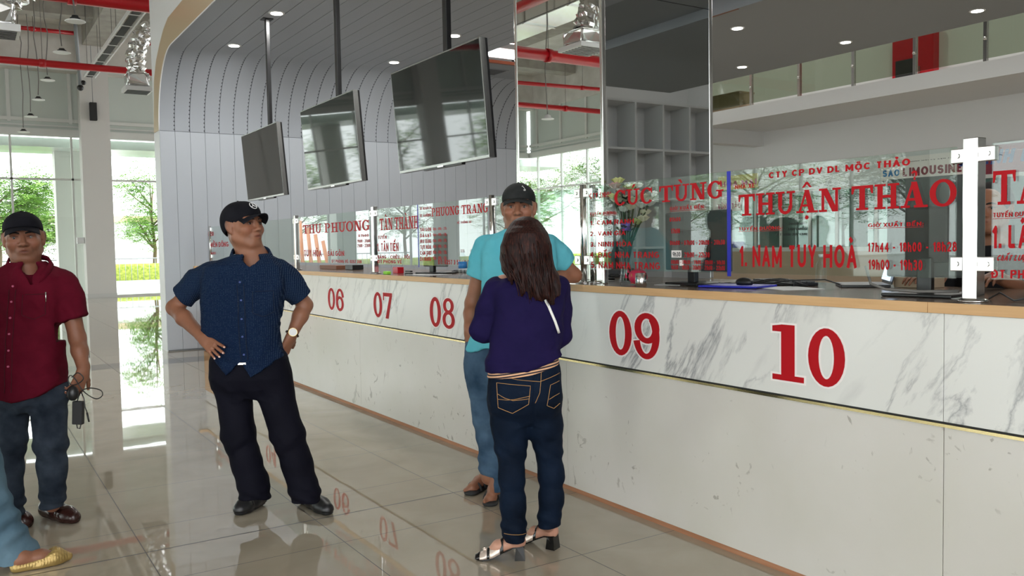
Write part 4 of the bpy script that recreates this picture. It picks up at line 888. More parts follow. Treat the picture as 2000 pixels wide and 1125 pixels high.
def monitor(x, y, rz, w_, h, zb, label, foot='rect', thick=.03, tilt=.0):
    e = empty('computer_monitor', (x, y, Z), label, 'monitor', rz=rz)
    MB().box((-thick, -w_/2, zb), (0, w_/2, zb+h), .008).build('housing', M['dark_grey'], e); MB().box((.0, -w_/2+.01, zb+.01), (.003, w_/2-.01, zb+h-.01)).build('screen', M['screen'], e)
    MB().box((-thick-.015, -w_*.25, zb+.06), (-thick, w_*.25, zb+h*.7), .01).build('back_hump', M['black_matte'], e)
    MB().box((-thick-.03, -.03, .012), (-thick, .03, zb+.08), .006).build('neck', M['black'], e)
    b = MB()
    if foot == 'rect': b.box((-.13, -.14, .0), (.10, .14, .014), .005)
    else: b.lathe([(.13, 0), (.132, .008), (.04, .018)], 32)
    b.build('foot', M['black'], e); return e
def cable(pts, label, r=.0035, m='black', name='cable'):
    e = tag(MB().tube([Vector(p)-Vector(pts[0]) for p in pts], r, 7).build(name, M[m]), label, 'cable'); e.location = pts[0]; return e
m1 = monitor(3.36, 3.36, -.12, .54, .32, .075, 'black monitor seen from behind through the CÚC TÙNG glass')
m2 = monitor(3.27, 1.99, .1, .34, .40, .075, 'tall dark monitor behind the right half of the THUẬN THẢO glass'); m3 = monitor(3.40, 1.30, 0, .5, .33, .10, 'black monitor at the far right behind the next glass')
m4 = monitor(3.36, 6.40, .1, .34, .27, .06, 'dark monitor seen from behind through the PHƯƠNG TRANG glass')
def keyboard(x, y, rz, label):
    e = empty('keyboard', (x, y, Z), label, 'keyboard', rz=rz); MB().box((-.07, -.22, 0.0005), (.07, .22, .018), .005).build('base', M['black'], e)
    b = MB()
    for i in range(5):
        for j in range(16): b.box((-.058+i*.024, -.208+j*.0262, .018), (-.038+i*.024, -.186+j*.0262, .024))
    o = b.build('keys', M['dark_grey'], e); o['kind'] = 'stuff'; return e
keyboard(3.62, 3.02, -.35, 'black keyboard on the worktop right of the blue tape strip'); keyboard(3.20, 2.18-.03, -.5, 'black keyboard half hidden behind the foot of the tall monitor') if False else None
keyboard(3.62, 6.25, .1, 'black keyboard behind the PHƯƠNG TRANG glass')
for k, (a, b_) in enumerate((((3.45, 3.12), (3.56, 2.86)), ((3.42, 2.98), (3.60, 2.62)), ((3.40, 3.05), (3.52, 2.78)))):
    cable([(a[0], a[1], Z+.004), (a[0]+.05, a[1]-.1, Z+.03), (b_[0]-.03, b_[1]+.1, Z+.035), (b_[0], b_[1], Z+.026 if k == 0 else Z+.004)], ('black cable looping from the monitor foot', 'black cable tangled behind the keyboard', 'thin black cable lying under the glass')[k])
cable([(3.12, 2.18, Z+.12), (3.11, 2.15, Z+.05), (3.105, 2.08, Z+.03), (3.11, 1.94, Z+.026), (3.14, 1.80, Z+.03)], 'grey cable running in front of the tall monitor neck', .006, 'cable')
cable([(3.2, 1.72, Z+.004), (3.16, 1.66, Z+.03), (3.14, 1.6, Z+.004), (3.2, 1.55, Z+.02)], 'black cable loop just right of the thick chrome post')
lp = empty('laptop', (3.72, 2.62, Z), 'open laptop with a pale screen behind the letters TUY', 'laptop', rz=2.3)
MB().box((-.11, -.15, .0), (.11, .15, .014), .003).build('base', M['black'], lp)
b = MB(); P = [(-.11, -.15, .014), (-.11, .15, .014), (-.16, .15, .20), (-.16, -.15, .20)]; P2 = [(x-.006, y, z) for x, y, z in P]
vs_ = [b.bm.verts.new(v) for v in P+P2]
for f in ((0, 1, 2, 3), (7, 6, 5, 4), (0, 4, 5, 1), (1, 5, 6, 2), (2, 6, 7, 3), (3, 7, 4, 0)): b.bm.faces.new([vs_[i] for i in f])
b.build('lid', M['black'], lp); b = MB(); b.face([(-.1105, -.135, .03), (-.1105, .135, .03), (-.1545, .135, .188), (-.1545, -.135, .188)])
for v in b.bm.verts: v.co.x += .004
b.build('screen', M['laptop_screen'], lp, fix=False)
bo = empty('water_bottle', onc(916, 543)+Vector((.045, 0, 0)), 'clear plastic water bottle with a blue label beside the leaning man', 'bottle')
bo.location = (3.02, 5.36, Z)
MB().lathe([(.028, 0), (.032, .006), (.030, .03), (.032, .06), (.031, .12), (.028, .15), (.013, .175), (.013, .185)], 24).build('body', M['clear_plastic'], bo)
MB().lathe([(.0325, .07), (.0325, .118)], 24).build('label', M['skyblue_vinyl'], bo, fix=False); MB().lathe([(.0145, .183), (.0145, .203), (.012, .205)], 18).build('cap', M['white'], bo)
bt2 = empty('water_bottle', (3.80, 2.92, Z), 'small clear bottle standing left of the laptop', 'bottle')
MB().lathe([(.026, 0), (.028, .01), (.027, .10), (.012, .13), (.012, .14)], 20).build('body', M['clear_plastic'], bt2); MB().lathe([(.0135, .139), (.0135, .155)], 14).build('cap', M['white'], bt2)
cbx = tag(MB().box((-.06, -.09, 0), (.06, .09, .045), .002).build('carton', M['kraft']), 'small brown carton with a white lid behind the letters HOÀ', 'box'); cbx.location = (3.78, 2.36, Z+.001)
rb = empty('red_box', (3.18, 6.78, Z+.001), 'small red box behind the green eraser', 'box'); MB().box((-.03, -.05, 0), (.03, .05, .055), .004).build('carton', M['red_paint'], rb)
mat('lime', (.30, .75, .05), .5)
gr = empty('green_tape_dispenser', (3.02, 6.66, Z+.001), 'lime green tape dispenser at the front edge of the worktop', 'dispenser')
MB().box((-.02, -.04, 0), (.02, .04, .026), .008).build('body', M['lime'], gr)
paper(3.2, 6.25, .2, .2, .35, 'loose white sheet left of the far monitor'); 
sj = empty('stapler', (3.12, 6.45, Z+.001), 'small black stapler on the worktop near the green dispenser', 'stapler'); MB().box((-.015, -.05, 0), (.015, .05, .012), .003).build('base', M['black'], sj); MB().box((-.012, -.05, .018), (.012, .045, .032), .004).build('arm', M['black'], sj)
bw = tag(MB().box((-.08, -.25, 0), (.08, .25, .04), .004).build('wooden_box', M['brown_wood']), 'flat brown wooden box at the far end of the worktop', 'box'); bw.location = (3.42, 8.9, Z+.001)
bk = tag(MB().box((-.06, -.1, 0), (.06, .1, .05), .004).build('black_case', M['black']), 'black case beside the flat wooden box', 'case'); bk.location = (3.42, 8.35, Z+.001)
# desks and chairs inside
dk = empty('staff_desk', (6.0, 3.0, 0), 'light wooden desk inside the office behind the glass', 'desk')
MB().box((-.35, -1.2, .72), (.35, 1.4, .75), .003).build('top', M['oak_edge'], dk)
for x in (-.33, .3):
    for y in (-1.18, 1.35): MB().box((x, y, 0), (x+.03, y+.03, .72)).build('leg', M['steel'], dk)
def office_chair(x, y, rz, label):
    e = empty('office_chair', (x, y, 0), label, 'chair', rz=rz)
    MB().box((-.24, -.24, .44), (.24, .24, .52), .03).build('seat', M['black_matte'], e); MB().box((.2, -.23, .6), (.27, .23, 1.22), .03).build('backrest', M['black_matte'], e)
    MB().tube([(0, 0, .08), (0, 0, .45)], .03, 10).build('column', M['black'], e); MB().box((.2, -.03, .45), (.25, .03, .65)).build('back_support', M['black'], e)
    for k in range(5):
        a = k*2*PI/5; l = MB().tube([(0, 0, .09), (math.cos(a)*.28, math.sin(a)*.28, .06)], [.022, .014], 8).build('base_arm', M['black'], e); MB().ball((math.cos(a)*.28, math.sin(a)*.28, .028), .027, 8).build('castor', M['black'], l)
office_chair(5.15, 2.75, .3, 'black high-backed office chair behind the THUẬN THẢO glass'); office_chair(4.9, 1.5, .2, 'black office chair behind the far right glass')
# ---------------- organic modelling: smooth-blended volumes turned into one continuous skin ----------------
def wave(P, seed, f=1.):
    """soft pseudo-random field in about -1..1"""
    r = np.random.RandomState(seed); out = np.zeros(len(P)); Q = P
    for k in range(5):
        d = r.randn(3); d /= np.linalg.norm(d); fr = f*(1+k*.55)*6.28
        Q2 = Q+.03*np.sin(Q[:, [1, 2, 0]]*fr*.7+r.rand(3)*6); out += np.sin(Q2@d*fr+r.rand()*6.28)/(1+k*.4)
    return out/2.6
class Vol:
    def __init__(s, lo, hi, h, zfine=None):
        s.ax = []
        for i in range(3):
            if i == 2 and zfine:
                z = [lo[2]]
                while z[-1] < hi[2]: z.append(z[-1]+(zfine[2] if zfine[0] < z[-1] < zfine[1] else h))
                s.ax.append(np.array(z))
            else: s.ax.append(np.arange(lo[i], hi[i]+h, h))
        s.d = np.full([len(a) for a in s.ax], .2, np.float32)
    def sub(s, lo, hi):
        sl = []
        for i in range(3):
            a = max(0, np.searchsorted(s.ax[i], lo[i])-1); b = min(len(s.ax[i]), np.searchsorted(s.ax[i], hi[i])+1); sl.append(slice(a, b))
        g = [s.ax[0][sl[0]][:, None, None], s.ax[1][sl[1]][None, :, None], s.ax[2][sl[2]][None, None, :]]
        return tuple(sl), g
    def comb(s, sl, n, k, op):
        d = s.d[sl]; n = n.astype(np.float32)
        if n.size == 0 or d.size == 0: return
        if op == 'u': h = np.maximum(k-np.abs(d-n), 0)/k; s.d[sl] = np.minimum(d, n)-h*h*k*.25
        elif op == 's': n = -n; h = np.maximum(k-np.abs(d-n), 0)/k; s.d[sl] = np.maximum(d, n)+h*h*k*.25
        elif op == 'i': s.d[sl] = np.maximum(d, n)
    def cap(s, a, b, ra, rb=None, k=.015, op='u', sq=None):
        """tapered limb from a to b; sq = (dir, factor): flattened along dir"""
        rb = ra if rb is None else rb; a = np.array(a, float); b = np.array(b, float); m = max(ra, rb)+.05
        sl, g = s.sub(np.minimum(a, b)-m, np.maximum(a, b)+m); ab = b-a; L = max(ab@ab, 1e-9)
        p = [g[i]-a[i] for i in range(3)]
        t = np.clip((p[0]*ab[0]+p[1]*ab[1]+p[2]*ab[2])/L, 0, 1)
        q = [p[i]-t*ab[i] for i in range(3)]
        if sq:
            u = np.array(sq[0], float); u /= np.linalg.norm(u); du = (q[0]*u[0]+q[1]*u[1]+q[2]*u[2])*(sq[1]-1)
            q = [q[i]+du*u[i] for i in range(3)]
        s.comb(sl, np.sqrt(q[0]**2+q[1]**2+q[2]**2)-(ra+(rb-ra)*t), k, op); return s
    def chain(s, pts, rs, k=.015, **kw):
        for i in range(len(pts)-1): s.cap(pts[i], pts[i+1], rs[i], rs[i+1], k, **kw)
        return s
    def ell(s, c, r, R=None, k=.015, op='u'):
        """ellipsoid; R = 3x3 rotation whose columns are the local axes"""
        c = np.array(c, float); r = np.array(r, float); m = r.max()+.04
        sl, g = s.sub(c-m, c+m); p = [g[i]-c[i] for i in range(3)]
        if R is not None: p = [p[0]*R[0, j]+p[1]*R[1, j]+p[2]*R[2, j] for j in range(3)]
        k0 = np.sqrt((p[0]/r[0])**2+(p[1]/r[1])**2+(p[2]/r[2])**2); k1 = np.sqrt((p[0]/r[0]**2)**2+(p[1]/r[1]**2)**2+(p[2]/r[2]**2)**2)
        s.comb(sl, k0*(k0-1)/np.maximum(k1, 1e-6), k, op); return s
    def zloft(s, rows, k=.02, op='u', pw=2.4):
        """stack of oval slices: rows of (z, cx, cy, rx, ry)"""
        rows = np.array(sorted(rows), float); z0, z1 = rows[0, 0], rows[-1, 0]; mx = rows[:, 3:].max()+.05
        lo = (rows[:, 1].min()-mx, rows[:, 2].min()-mx, z0-.05); hi = (rows[:, 1].max()+mx, rows[:, 2].max()+mx, z1+.05); sl, g = s.sub(lo, hi)
        z = g[2]; f = lambda i: np.interp(z, rows[:, 0], rows[:, i])
        rx, ry = f(3), f(4); u = np.abs(g[0]-f(1))/rx; v = np.abs(g[1]-f(2))/ry
        d = ((u**pw+v**pw)**(1/pw)-1)*np.minimum(rx, ry); d = np.maximum(d, np.maximum(z0-z, z-z1)); s.comb(sl, d, k, op); return s
    def cut(s, pt, n, lo=None, hi=None):
        """keep only the side of the plane that n points away from, inside an optional box"""
        n = np.array(n, float); n /= np.linalg.norm(n); pt = np.array(pt, float)
        lo = lo if lo is not None else [a[0] for a in s.ax]; hi = hi if hi is not None else [a[-1] for a in s.ax]
        sl, g = s.sub(lo, hi); s.comb(sl, (g[0]-pt[0])*n[0]+(g[1]-pt[1])*n[1]+(g[2]-pt[2])*n[2]+0*s.d[sl], .01, 'i'); return s
    def mesh(s):
        d = s.d; I = d < 0; nx, ny, nz = d.shape
        mixed = np.zeros((nx-1, ny-1, nz-1), np.uint8)
        for a in (0, 1):
            for b in (0, 1):
                for c in (0, 1): mixed += I[a:nx-1+a, b:ny-1+b, c:nz-1+c]
        act = np.argwhere((mixed > 0) & (mixed < 8)); idx = -np.ones(mixed.shape, np.int64); idx[tuple(act.T)] = np.arange(len(act))
        cor = [(a, b, c) for a in (0, 1) for b in (0, 1) for c in (0, 1)]
        val = np.stack([d[act[:, 0]+a, act[:, 1]+b, act[:, 2]+c] for a, b, c in cor], 1).astype(float)
        acc = np.zeros((len(act), 3)); cnt = np.zeros(len(act))
        for i, ci in enumerate(cor):
            for j in range(i+1, 8):
                cj = cor[j]
                if sum(abs(ci[k]-cj[k]) for k in range(3)) != 1: continue
                m = (val[:, i] < 0) != (val[:, j] < 0); t = val[m, i]/(val[m, i]-val[m, j])
                acc[m] += np.array(ci)+t[:, None]*(np.array(cj)-np.array(ci)); cnt[m] += 1
        q = acc/cnt[:, None]; V = np.zeros_like(q)
        for k in range(3): A = s.ax[k]; i0 = act[:, k]; V[:, k] = A[i0]+q[:, k]*(A[i0+1]-A[i0])
        F = []
        for ax in range(3):
            o = [k for k in range(3) if k != ax]; sh = [slice(None)]*3; s0 = list(sh); s1 = list(sh); s0[ax] = slice(0, -1); s1[ax] = slice(1, None)
            e = np.argwhere(I[tuple(s0)] != I[tuple(s1)]); ok = (e[:, o[0]] > 0) & (e[:, o[1]] > 0) & (e[:, o[0]] < d.shape[o[0]]-1) & (e[:, o[1]] < d.shape[o[1]]-1); e = e[ok]
            ins = I[tuple(e.T)]; c = []
            for da, db in ((1, 1), (0, 1), (0, 0), (1, 0)):
                t = e.copy(); t[:, o[0]] -= da; t[:, o[1]] -= db; c.append(idx[tuple(t.T)])
            c = np.stack(c, 1); flip = ins if ax != 1 else ~ins; c[~flip] = c[~flip][:, ::-1]; F.append(c)
        return V, np.concatenate(F)
def vnormals(V, F):
    n = np.cross(V[F[:, 2]]-V[F[:, 0]], V[F[:, 3]]-V[F[:, 1]]); N = np.zeros_like(V)
    for k in range(4): np.add.at(N, F[:, k], n)
    return N/np.maximum(np.linalg.norm(N, axis=1), 1e-12)[:, None]
def relax(V, F, it=2, lam=.5):
    for _ in range(it):
        acc = np.zeros_like(V); c = np.zeros(len(V))
        for a, b in ((0, 1), (1, 2), (2, 3), (3, 0)):
            np.add.at(acc, F[:, a], V[F[:, b]]); np.add.at(c, F[:, a], 1); np.add.at(acc, F[:, b], V[F[:, a]]); np.add.at(c, F[:, b], 1)
        V = V+lam*(acc/np.maximum(c, 1)[:, None]-V)
    return V
def skin_obj(name, vol, m, parent, disp=None, tone=None, it=2):
    V, F = vol.mesh(); V = relax(V, F, it)
    if disp is not None: V = V+vnormals(V, F)*disp(V)[:, None]
    me = bpy.data.meshes.new(name); me.vertices.add(len(V)); me.vertices.foreach_set('co', V.astype(np.float32).ravel())
    me.loops.add(len(F)*4); me.polygons.add(len(F)); me.loops.foreach_set('vertex_index', F.ravel().astype(np.int32))
    me.polygons.foreach_set('loop_start', (np.arange(len(F))*4).astype(np.int32)); me.update(calc_edges=True); me.validate()
    me.polygons.foreach_set('use_smooth', np.ones(len(me.polygons), bool)); me.materials.append(M[m])
    if tone is not None:
        col = np.ones((len(V), 4), np.float32); col[:, :3] = tone(V)
        if len(me.vertices) == len(V): at = me.color_attributes.new('tone', 'FLOAT_COLOR', 'POINT'); at.data.foreach_set('color', col.ravel())
    o = bpy.data.objects.new(name, me); C.objects.link(o); o.parent = parent; return o, V
def nrm(v): v = np.array(v, float); return v/np.linalg.norm(v)
class Person:
    """works in the figure's own frame: x to the viewer's right, y away, z up; origin on the floor under the body"""
    def __init__(s, D, px, label, cat='person'):
        g = ray(px, 900); g = CAM+g*(D/1.0); s.D = D; s.o = Vector((g.x, g.y, 0))
        s.e = empty('person', s.o, label, cat, rz=-YAW)
        s.inv = Matrix.Rotation(YAW, 3, 'Z')
    def p(s, px, py, dd=0.):
        w_ = CAM+ray(px, py)*(s.D+dd); v = s.inv@(w_-s.o); return np.array(v)
    def rot(s, yaw, pitch=0, roll=0):
        """head frame: columns = head's right side (its own left-to-right as seen from the front), forward, up; yaw 0 faces the viewer, + turns to the viewer's right"""
        a = math.radians(yaw); f = np.array([math.sin(a), -math.cos(a), 0]); u = np.array([0, 0, 1.]); r = np.cross(f, u)
        b = math.radians(pitch); f2 = f*math.cos(b)+u*math.sin(b); u2 = -f*math.sin(b)+u*math.cos(b); c = math.radians(roll)
        return np.stack([r*math.cos(c)+u2*math.sin(c), f2, -r*math.sin(c)+u2*math.cos(c)], 1)
def head(v, c, R, s=1., ears=True, wide=1., jaw=1.):
    """adds a head to volume v. c = point midway between the eyes' level and centre of skull"""
    c = np.array(c, float); L = lambda x, y, z: c+R@(np.array([x*wide, y, z])*s)
    E = lambda p, r, k=.012, op='u': v.ell(L(*p), np.array(r)*s, R, k, op)
    Cc = lambda a, b, ra, rb=None, k=.012, op='u': v.cap(L(*a), L(*b), ra*s, (ra if rb is None else rb)*s, k, op)
    E((0, -.018, .032), (.077*wide, .096, .084), .02)
    E((0, .022, -.028), (.066*wide, .070, .082), .03)
    E((0, .030, -.075), (.050*wide*jaw, .052, .040), .03)
    E((0, .070, -.100), (.024*jaw, .020, .017), .03)
    for q in (-1, 1):
        Cc((q*.056*jaw, -.005, -.060), (q*.022, .062, -.103), .018, .016, .03)
        E((q*.043, .062, -.028), (.024, .024, .022), .03)
        Cc((q*.014, .088, .024), (q*.048, .074, .022), .010, .008, .016)
    E((0, .058, .052), (.052, .022, .032), .03)
    for q in (-1, 1):
        E((q*.031, .097, .003), (.020, .018, .013), .012, 's')
        Cc((q*.016, .083, .000), (q*.046, .074, .001), .0075, .0065, .010)       # lids
        Cc((q*.017, .0885, .0068), (q*.047, .078, .0058), .0050, .0044, .004)    # upper lid fold
        Cc((q*.018, .0865, -.0066), (q*.045, .077, -.0060), .0032, .003, .005)
    Cc((0, .090, .012), (0, .108, -.030), .0085, .0135, .012)
    for q in (-1, 1): E((q*.0145, .097, -.036), (.0095, .012, .009), .008)
    E((0, .112, -.033), (.012, .010, .010), .010)
    Cc((0, .094, -.044), (0, .093, -.055), .009, .008, .012)
    E((0, .084, -.065), (.030, .016, .020), .015)
    for q in (-1, 1):
        Cc((0, .0985, -.0585), (q*.021, .088, -.0655), .0055, .0035, .006)
        Cc((0, .0955, -.0735), (q*.018, .088, -.070), .0060, .004, .006)
        Cc((q*.020, .088, -.0665), (q*.025, .083, -.0665), .004, .003, .006)
    Cc((-.022, .101, -.0665), (.022, .101, -.0665), .0022, .0022, .004, 's')
    if ears:
        for q in (-1, 1):
            E((q*.079, -.012, -.006), (.008, .019, .031), .012); E((q*.084, -.022, .004), (.008, .012, .024), .010)
            E((q*.090, -.008, -.002), (.006, .009, .015), .006, 's'); E((q*.076, -.004, -.032), (.007, .008, .010), .010)
    return L
def head_tone(c, R, s, stubble=.12, hair=None):
    c = np.array(c, float)
    def f(V):
        P = (V-c)@R/s; T = np.ones((len(V), 3)); x, y, z = P.T
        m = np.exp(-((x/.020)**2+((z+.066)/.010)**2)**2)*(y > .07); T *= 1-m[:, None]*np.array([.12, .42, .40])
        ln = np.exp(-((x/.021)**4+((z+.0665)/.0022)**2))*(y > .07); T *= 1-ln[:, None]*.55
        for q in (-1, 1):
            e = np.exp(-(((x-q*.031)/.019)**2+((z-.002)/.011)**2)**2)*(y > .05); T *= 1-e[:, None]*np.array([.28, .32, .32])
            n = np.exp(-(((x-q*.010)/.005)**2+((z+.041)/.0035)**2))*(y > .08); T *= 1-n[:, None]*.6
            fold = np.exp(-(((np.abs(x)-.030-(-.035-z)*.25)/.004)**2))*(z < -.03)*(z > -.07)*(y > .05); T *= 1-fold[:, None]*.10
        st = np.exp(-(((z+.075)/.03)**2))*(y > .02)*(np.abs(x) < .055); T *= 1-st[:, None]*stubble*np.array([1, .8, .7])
        ck = np.exp(-(((np.abs(x)-.04)/.022)**2+((z+.03)/.022)**2))*(y > .03); T *= 1+ck[:, None]*np.array([.10, -.03, -.03])
        hl = 1/(1+np.exp(-(np.maximum(z-.035-.0*x, (-.035-y)*.9+(z+.045)*.35))/.004))*(y < .055); 
        if hair is not None: T = T*(1-hl[:, None])+hl[:, None]*np.array(hair)
        far = np.linalg.norm(P, axis=1) > .17; T[far] = 1
        return T
    return f
def face_parts(P_, L, R, s, parent, look=0., brow=.0032, bcol='brow_hair', squint=1.):
    for q in (-1, 1):
        c = L(q*.031, .0762, -.0002); mb = MB(); mb.ball((0, 0, 0), .0118*s, 10); e = mb.build('eye', M['eye_white'], parent); e.location = Vector(c)
        mb = MB(); n = 16; d = R@nrm((look, 1, -.05)); u = R@np.array([0, 0, 1.]); t = np.cross(d, u); pts = []
        for k in range(n):
            a = 2*PI*k/n; pts.append(d*.0112*s+(t*math.cos(a)+u*math.sin(a))*.0060*s)
        vs = [mb.bm.verts.new(Vector(p)) for p in pts]; cc = mb.bm.verts.new(Vector(d*.0124*s))
        for k in range(n): mb.bm.faces.new((vs[k], vs[(k+1) % n], cc))
        mb.build('iris', M['iris'], e, fix=False)
        mb = MB(); mb.tube([Vector(L(q*x, y, z)) for x, y, z in ((.012, .0985, .018), (.024, .098, .0220), (.038, .090, .0228), (.050, .078, .017))], [brow*s*.8, brow*s*1.2, brow*s, brow*s*.4], 8)
        mb.build('eyebrow', M[bcol], parent)
        mb = MB(); mb.tube([Vector(L(q*x, y, z)) for x, y, z in ((.016, .0925, .0028), (.030, .0925, .0052), (.047, .0815, .0022))], [.0007*s, .0013*s, .0008*s], 6); mb.build('eyelash', M['brow_hair'], parent)
def hand(v, w, dirv, palm_n, thumb_side, s=1., curls=(.3, .35, .4, .45), spread=.12, thumb=(.5, .3), L0=.095, k=.007):
    """w = wrist, dirv = direction of the metacarpals, palm_n = normal out of the back of the hand, thumb_side = +-1"""
    w = np.array(w, float); d = nrm(dirv); n = nrm(np.array(palm_n)-d*np.dot(palm_n, d)); t = np.cross(d, n)*thumb_side; tips = []
    pl = L0*s
    for i, off in enumerate((.030, .010, -.010, -.029)):
        kn = w+d*pl*(1.0, 1.03, .98, .90)[i]+t*off*s; v.cap(w+t*off*.65*s+d*.012, kn, .0145*s, .0115*s, .012)
    v.cap(w-d*.02, w+d*.025, .026*s, .026*s, .02, sq=(n, 1.45))
    for i, off in enumerate((.031, .0105, -.0105, -.030)):
        kn = w+d*pl*(1.0, 1.03, .98, .90)[i]+t*off*s; a = (spread*(1.5-i)); ang = curls[i]; fl = (.072, .080, .074, .058)[i]*s; p = kn; rr = (.0092, .0095, .009, .008)[i]*s
        base = nrm(d*math.cos(a*.6)+t*math.sin(a*.6))
        for j, (sg, ca) in enumerate(((.45, .7), (.31, 1.5), (.24, 2.1))):
            dd = base*math.cos(ang*ca)-n*math.sin(ang*ca); q = p+dd*fl*sg*1.0; v.cap(p, q, rr*(1-.1*j), rr*(.92-.1*j), k*.6); p = q
        tips.append((p, dd, n))
    b0 = w+d*.020*s+t*.024*s; td = nrm(d*(1-thumb[0])+t*thumb[0]*1.5-n*thumb[1]); p1 = b0+td*.036*s; p2 = p1+nrm(td*.9+d*.35-n*.1)*.030*s; p3 = p2+nrm(td*.7+d*.55-n*.15)*.024*s
    v.cap(b0-td*.004, p1, .0155*s, .0120*s, .014); v.cap(p1, p2, .0115*s, .0100*s, .006); v.cap(p2, p3, .0100*s, .0085*s, .005); tips.append((p3, nrm(p3-p2), nrm(np.cross(d, t)*1.0)))
    return tips
def nails(tips, parent, s=1., m='nail'):
    for p, d, n in tips:
        mb = MB(); mb.ball((0, 0, 0), .0052*s, 6, (1, 1, .35)); o = mb.build('fingernail', M[m], parent)
        z = Vector(nrm(n-d*np.dot(n, d))); y = Vector(d); x = y.cross(z); o.matrix_local = Matrix(((x.x, y.x*1.2, z.x, 0), (x.y, y.y*1.2, z.y, 0), (x.z, y.z*1.2, z.z, 0), (0, 0, 0, 1))); o.location = Vector(p+z_(z)*.0052*s)
def z_(v): return np.array(v)
def cap_hat(P, L, R, c, s, m, parent, bill=.075, tilt=.12, bend=.020, up=0., z0=.020, bt=-.1):
    """baseball cap with a curved peak"""
    lo = np.array(c)-.22; hi = np.array(c)+.22; v = Vol(lo, hi, .0042)
    E = lambda p, r, k=.01, op='u': v.ell(L(*p), np.array(r)*s, R, k, op)
    E((0, -.018, .044+up), (.086, .104, .080), .01); E((0, .038, .056+up), (.068, .056, .052), .03)
    nz = R@nrm((0, tilt*1.0, -1)); E((0, -.045, .012), (.080, .076, .078), .02); v.cut(L(0, .0, z0), nz)           # lower rim
    E((0, -.018, .030+up), (.0785, .0960, .080), .004, 's'); E((0, -.045, .008), (.072, .068, .078), .004, 's')
    skull = v
    o, V = skin_obj('cap_crown', v, m, parent, it=2)
    # peak
    b = MB(); n = 18; rows = 8; top = []; bot = []
    for j in range(rows+1):
        r = []; r2 = []
        for i in range(n+1):
            a = (i/n-.5)*2.05; x = math.sin(a)*.078; y = .0+math.cos(a)*.088; f = j/rows; ex = (math.cos(a*1.15)**.7 if abs(a*1.15) < 1.57 else 0)*bill
            px_ = x*(1+f*.06); py_ = y+ex*f; zz = z0+tilt*y+bt*ex*f-bend*((px_/.08)**2)*(1.1*f)-f*f*.004
            r.append(b.bm.verts.new(Vector(L(px_, py_, zz+.0022)))); r2.append(b.bm.verts.new(Vector(L(px_, py_, zz-.0022))))
        top.append(r); bot.append(r2)
    for j in range(rows):
        for i in range(n):
            for G in (top, bot): f = b.bm.faces.new((G[j][i], G[j][i+1], G[j+1][i+1], G[j+1][i])); f.smooth = True
    for i in range(n): b.bm.faces.new((top[rows][i], top[rows][i+1], bot[rows][i+1], bot[rows][i]))
    for j in range(rows):
        for i in (0, n): b.bm.faces.new((top[j][i], top[j+1][i], bot[j+1][i], bot[j][i]))
    b.build('peak', M[m], o); mb = MB(); mb.ball(Vector(L(0, -.018, .125+up)), .006*s, 6, (1, 1, .6)); mb.build('top_button', M[m], o)
    b = MB()
    for i in range(6):
        a = i*PI/3; pts = []
        for t in range(9):
            e = t/8*1.40; pts.append(Vector(L(.0865*math.sin(a)*math.sin(e), -.018+.1045*math.cos(a)*math.sin(e), .044+up+.0805*math.cos(e))))
        pts = [p for p in pts]; b.tube(pts[:7], .0009, 4)
    b.build('seam', M[m], o)
    return o
def surf(V, x, z, front=True, r=.012):
    m = (np.abs(V[:, 0]-x) < r) & (np.abs(V[:, 2]-z) < r)
    if not m.any(): return 0
    y = V[m, 1]; return y.min() if front else y.max()
def button(V, x, z, parent, m='white', r=.0055):
    y = surf(V, x, z, r=.008); mb = MB(); mb.tube([(x, y-.0035, z), (x, y+.003, z)], r, 12); mb.build('button', M[m], parent)
def cuff_folds(z0, amp, f=95): 
    return lambda V: amp*np.exp(-((V[:, 2]-z0)/.07)**2)*np.sin(V[:, 2]*f+V[:, 0]*30+V[:, 1]*22)
def seam_line(V, pts, m, parent, r=.0014, name='seam'):
    P3 = []
    for (x0, z0), (x1, z1) in zip(pts, pts[1:]):
        for t in range(8): f = t/8; x, zz = x0+(x1-x0)*f, z0+(z1-z0)*f; P3.append((x, surf(V, x, zz, r=.007)-.0002, zz))
    return MB().tube([p for p in P3 if p[1] != -.0002], r, 5).build(name, M[m], parent)
def shoe(v, heel, toe, w_=.048, h=.07, k=.02, low=.0):
    heel = np.array(heel, float); toe = np.array(toe, float); d = toe-heel; n = nrm(d)
    v.chain([heel+n*.035+(0, 0, .042), heel+d*.45+(0, 0, .040), heel+d*.72+(0, 0, .033), toe-n*.035+(0, 0, .027)], [.042, .044, .046, .038], k, sq=None)
    v.cap(heel+n*.045+np.array((0, 0, .072)), heel+d*.42+np.array((0, 0, .055)), .040, .038, k)
    v.cut((heel[0], heel[1], low), (0, 0, -1), np.minimum(heel, toe)-.1, np.maximum(heel, toe)+.15)
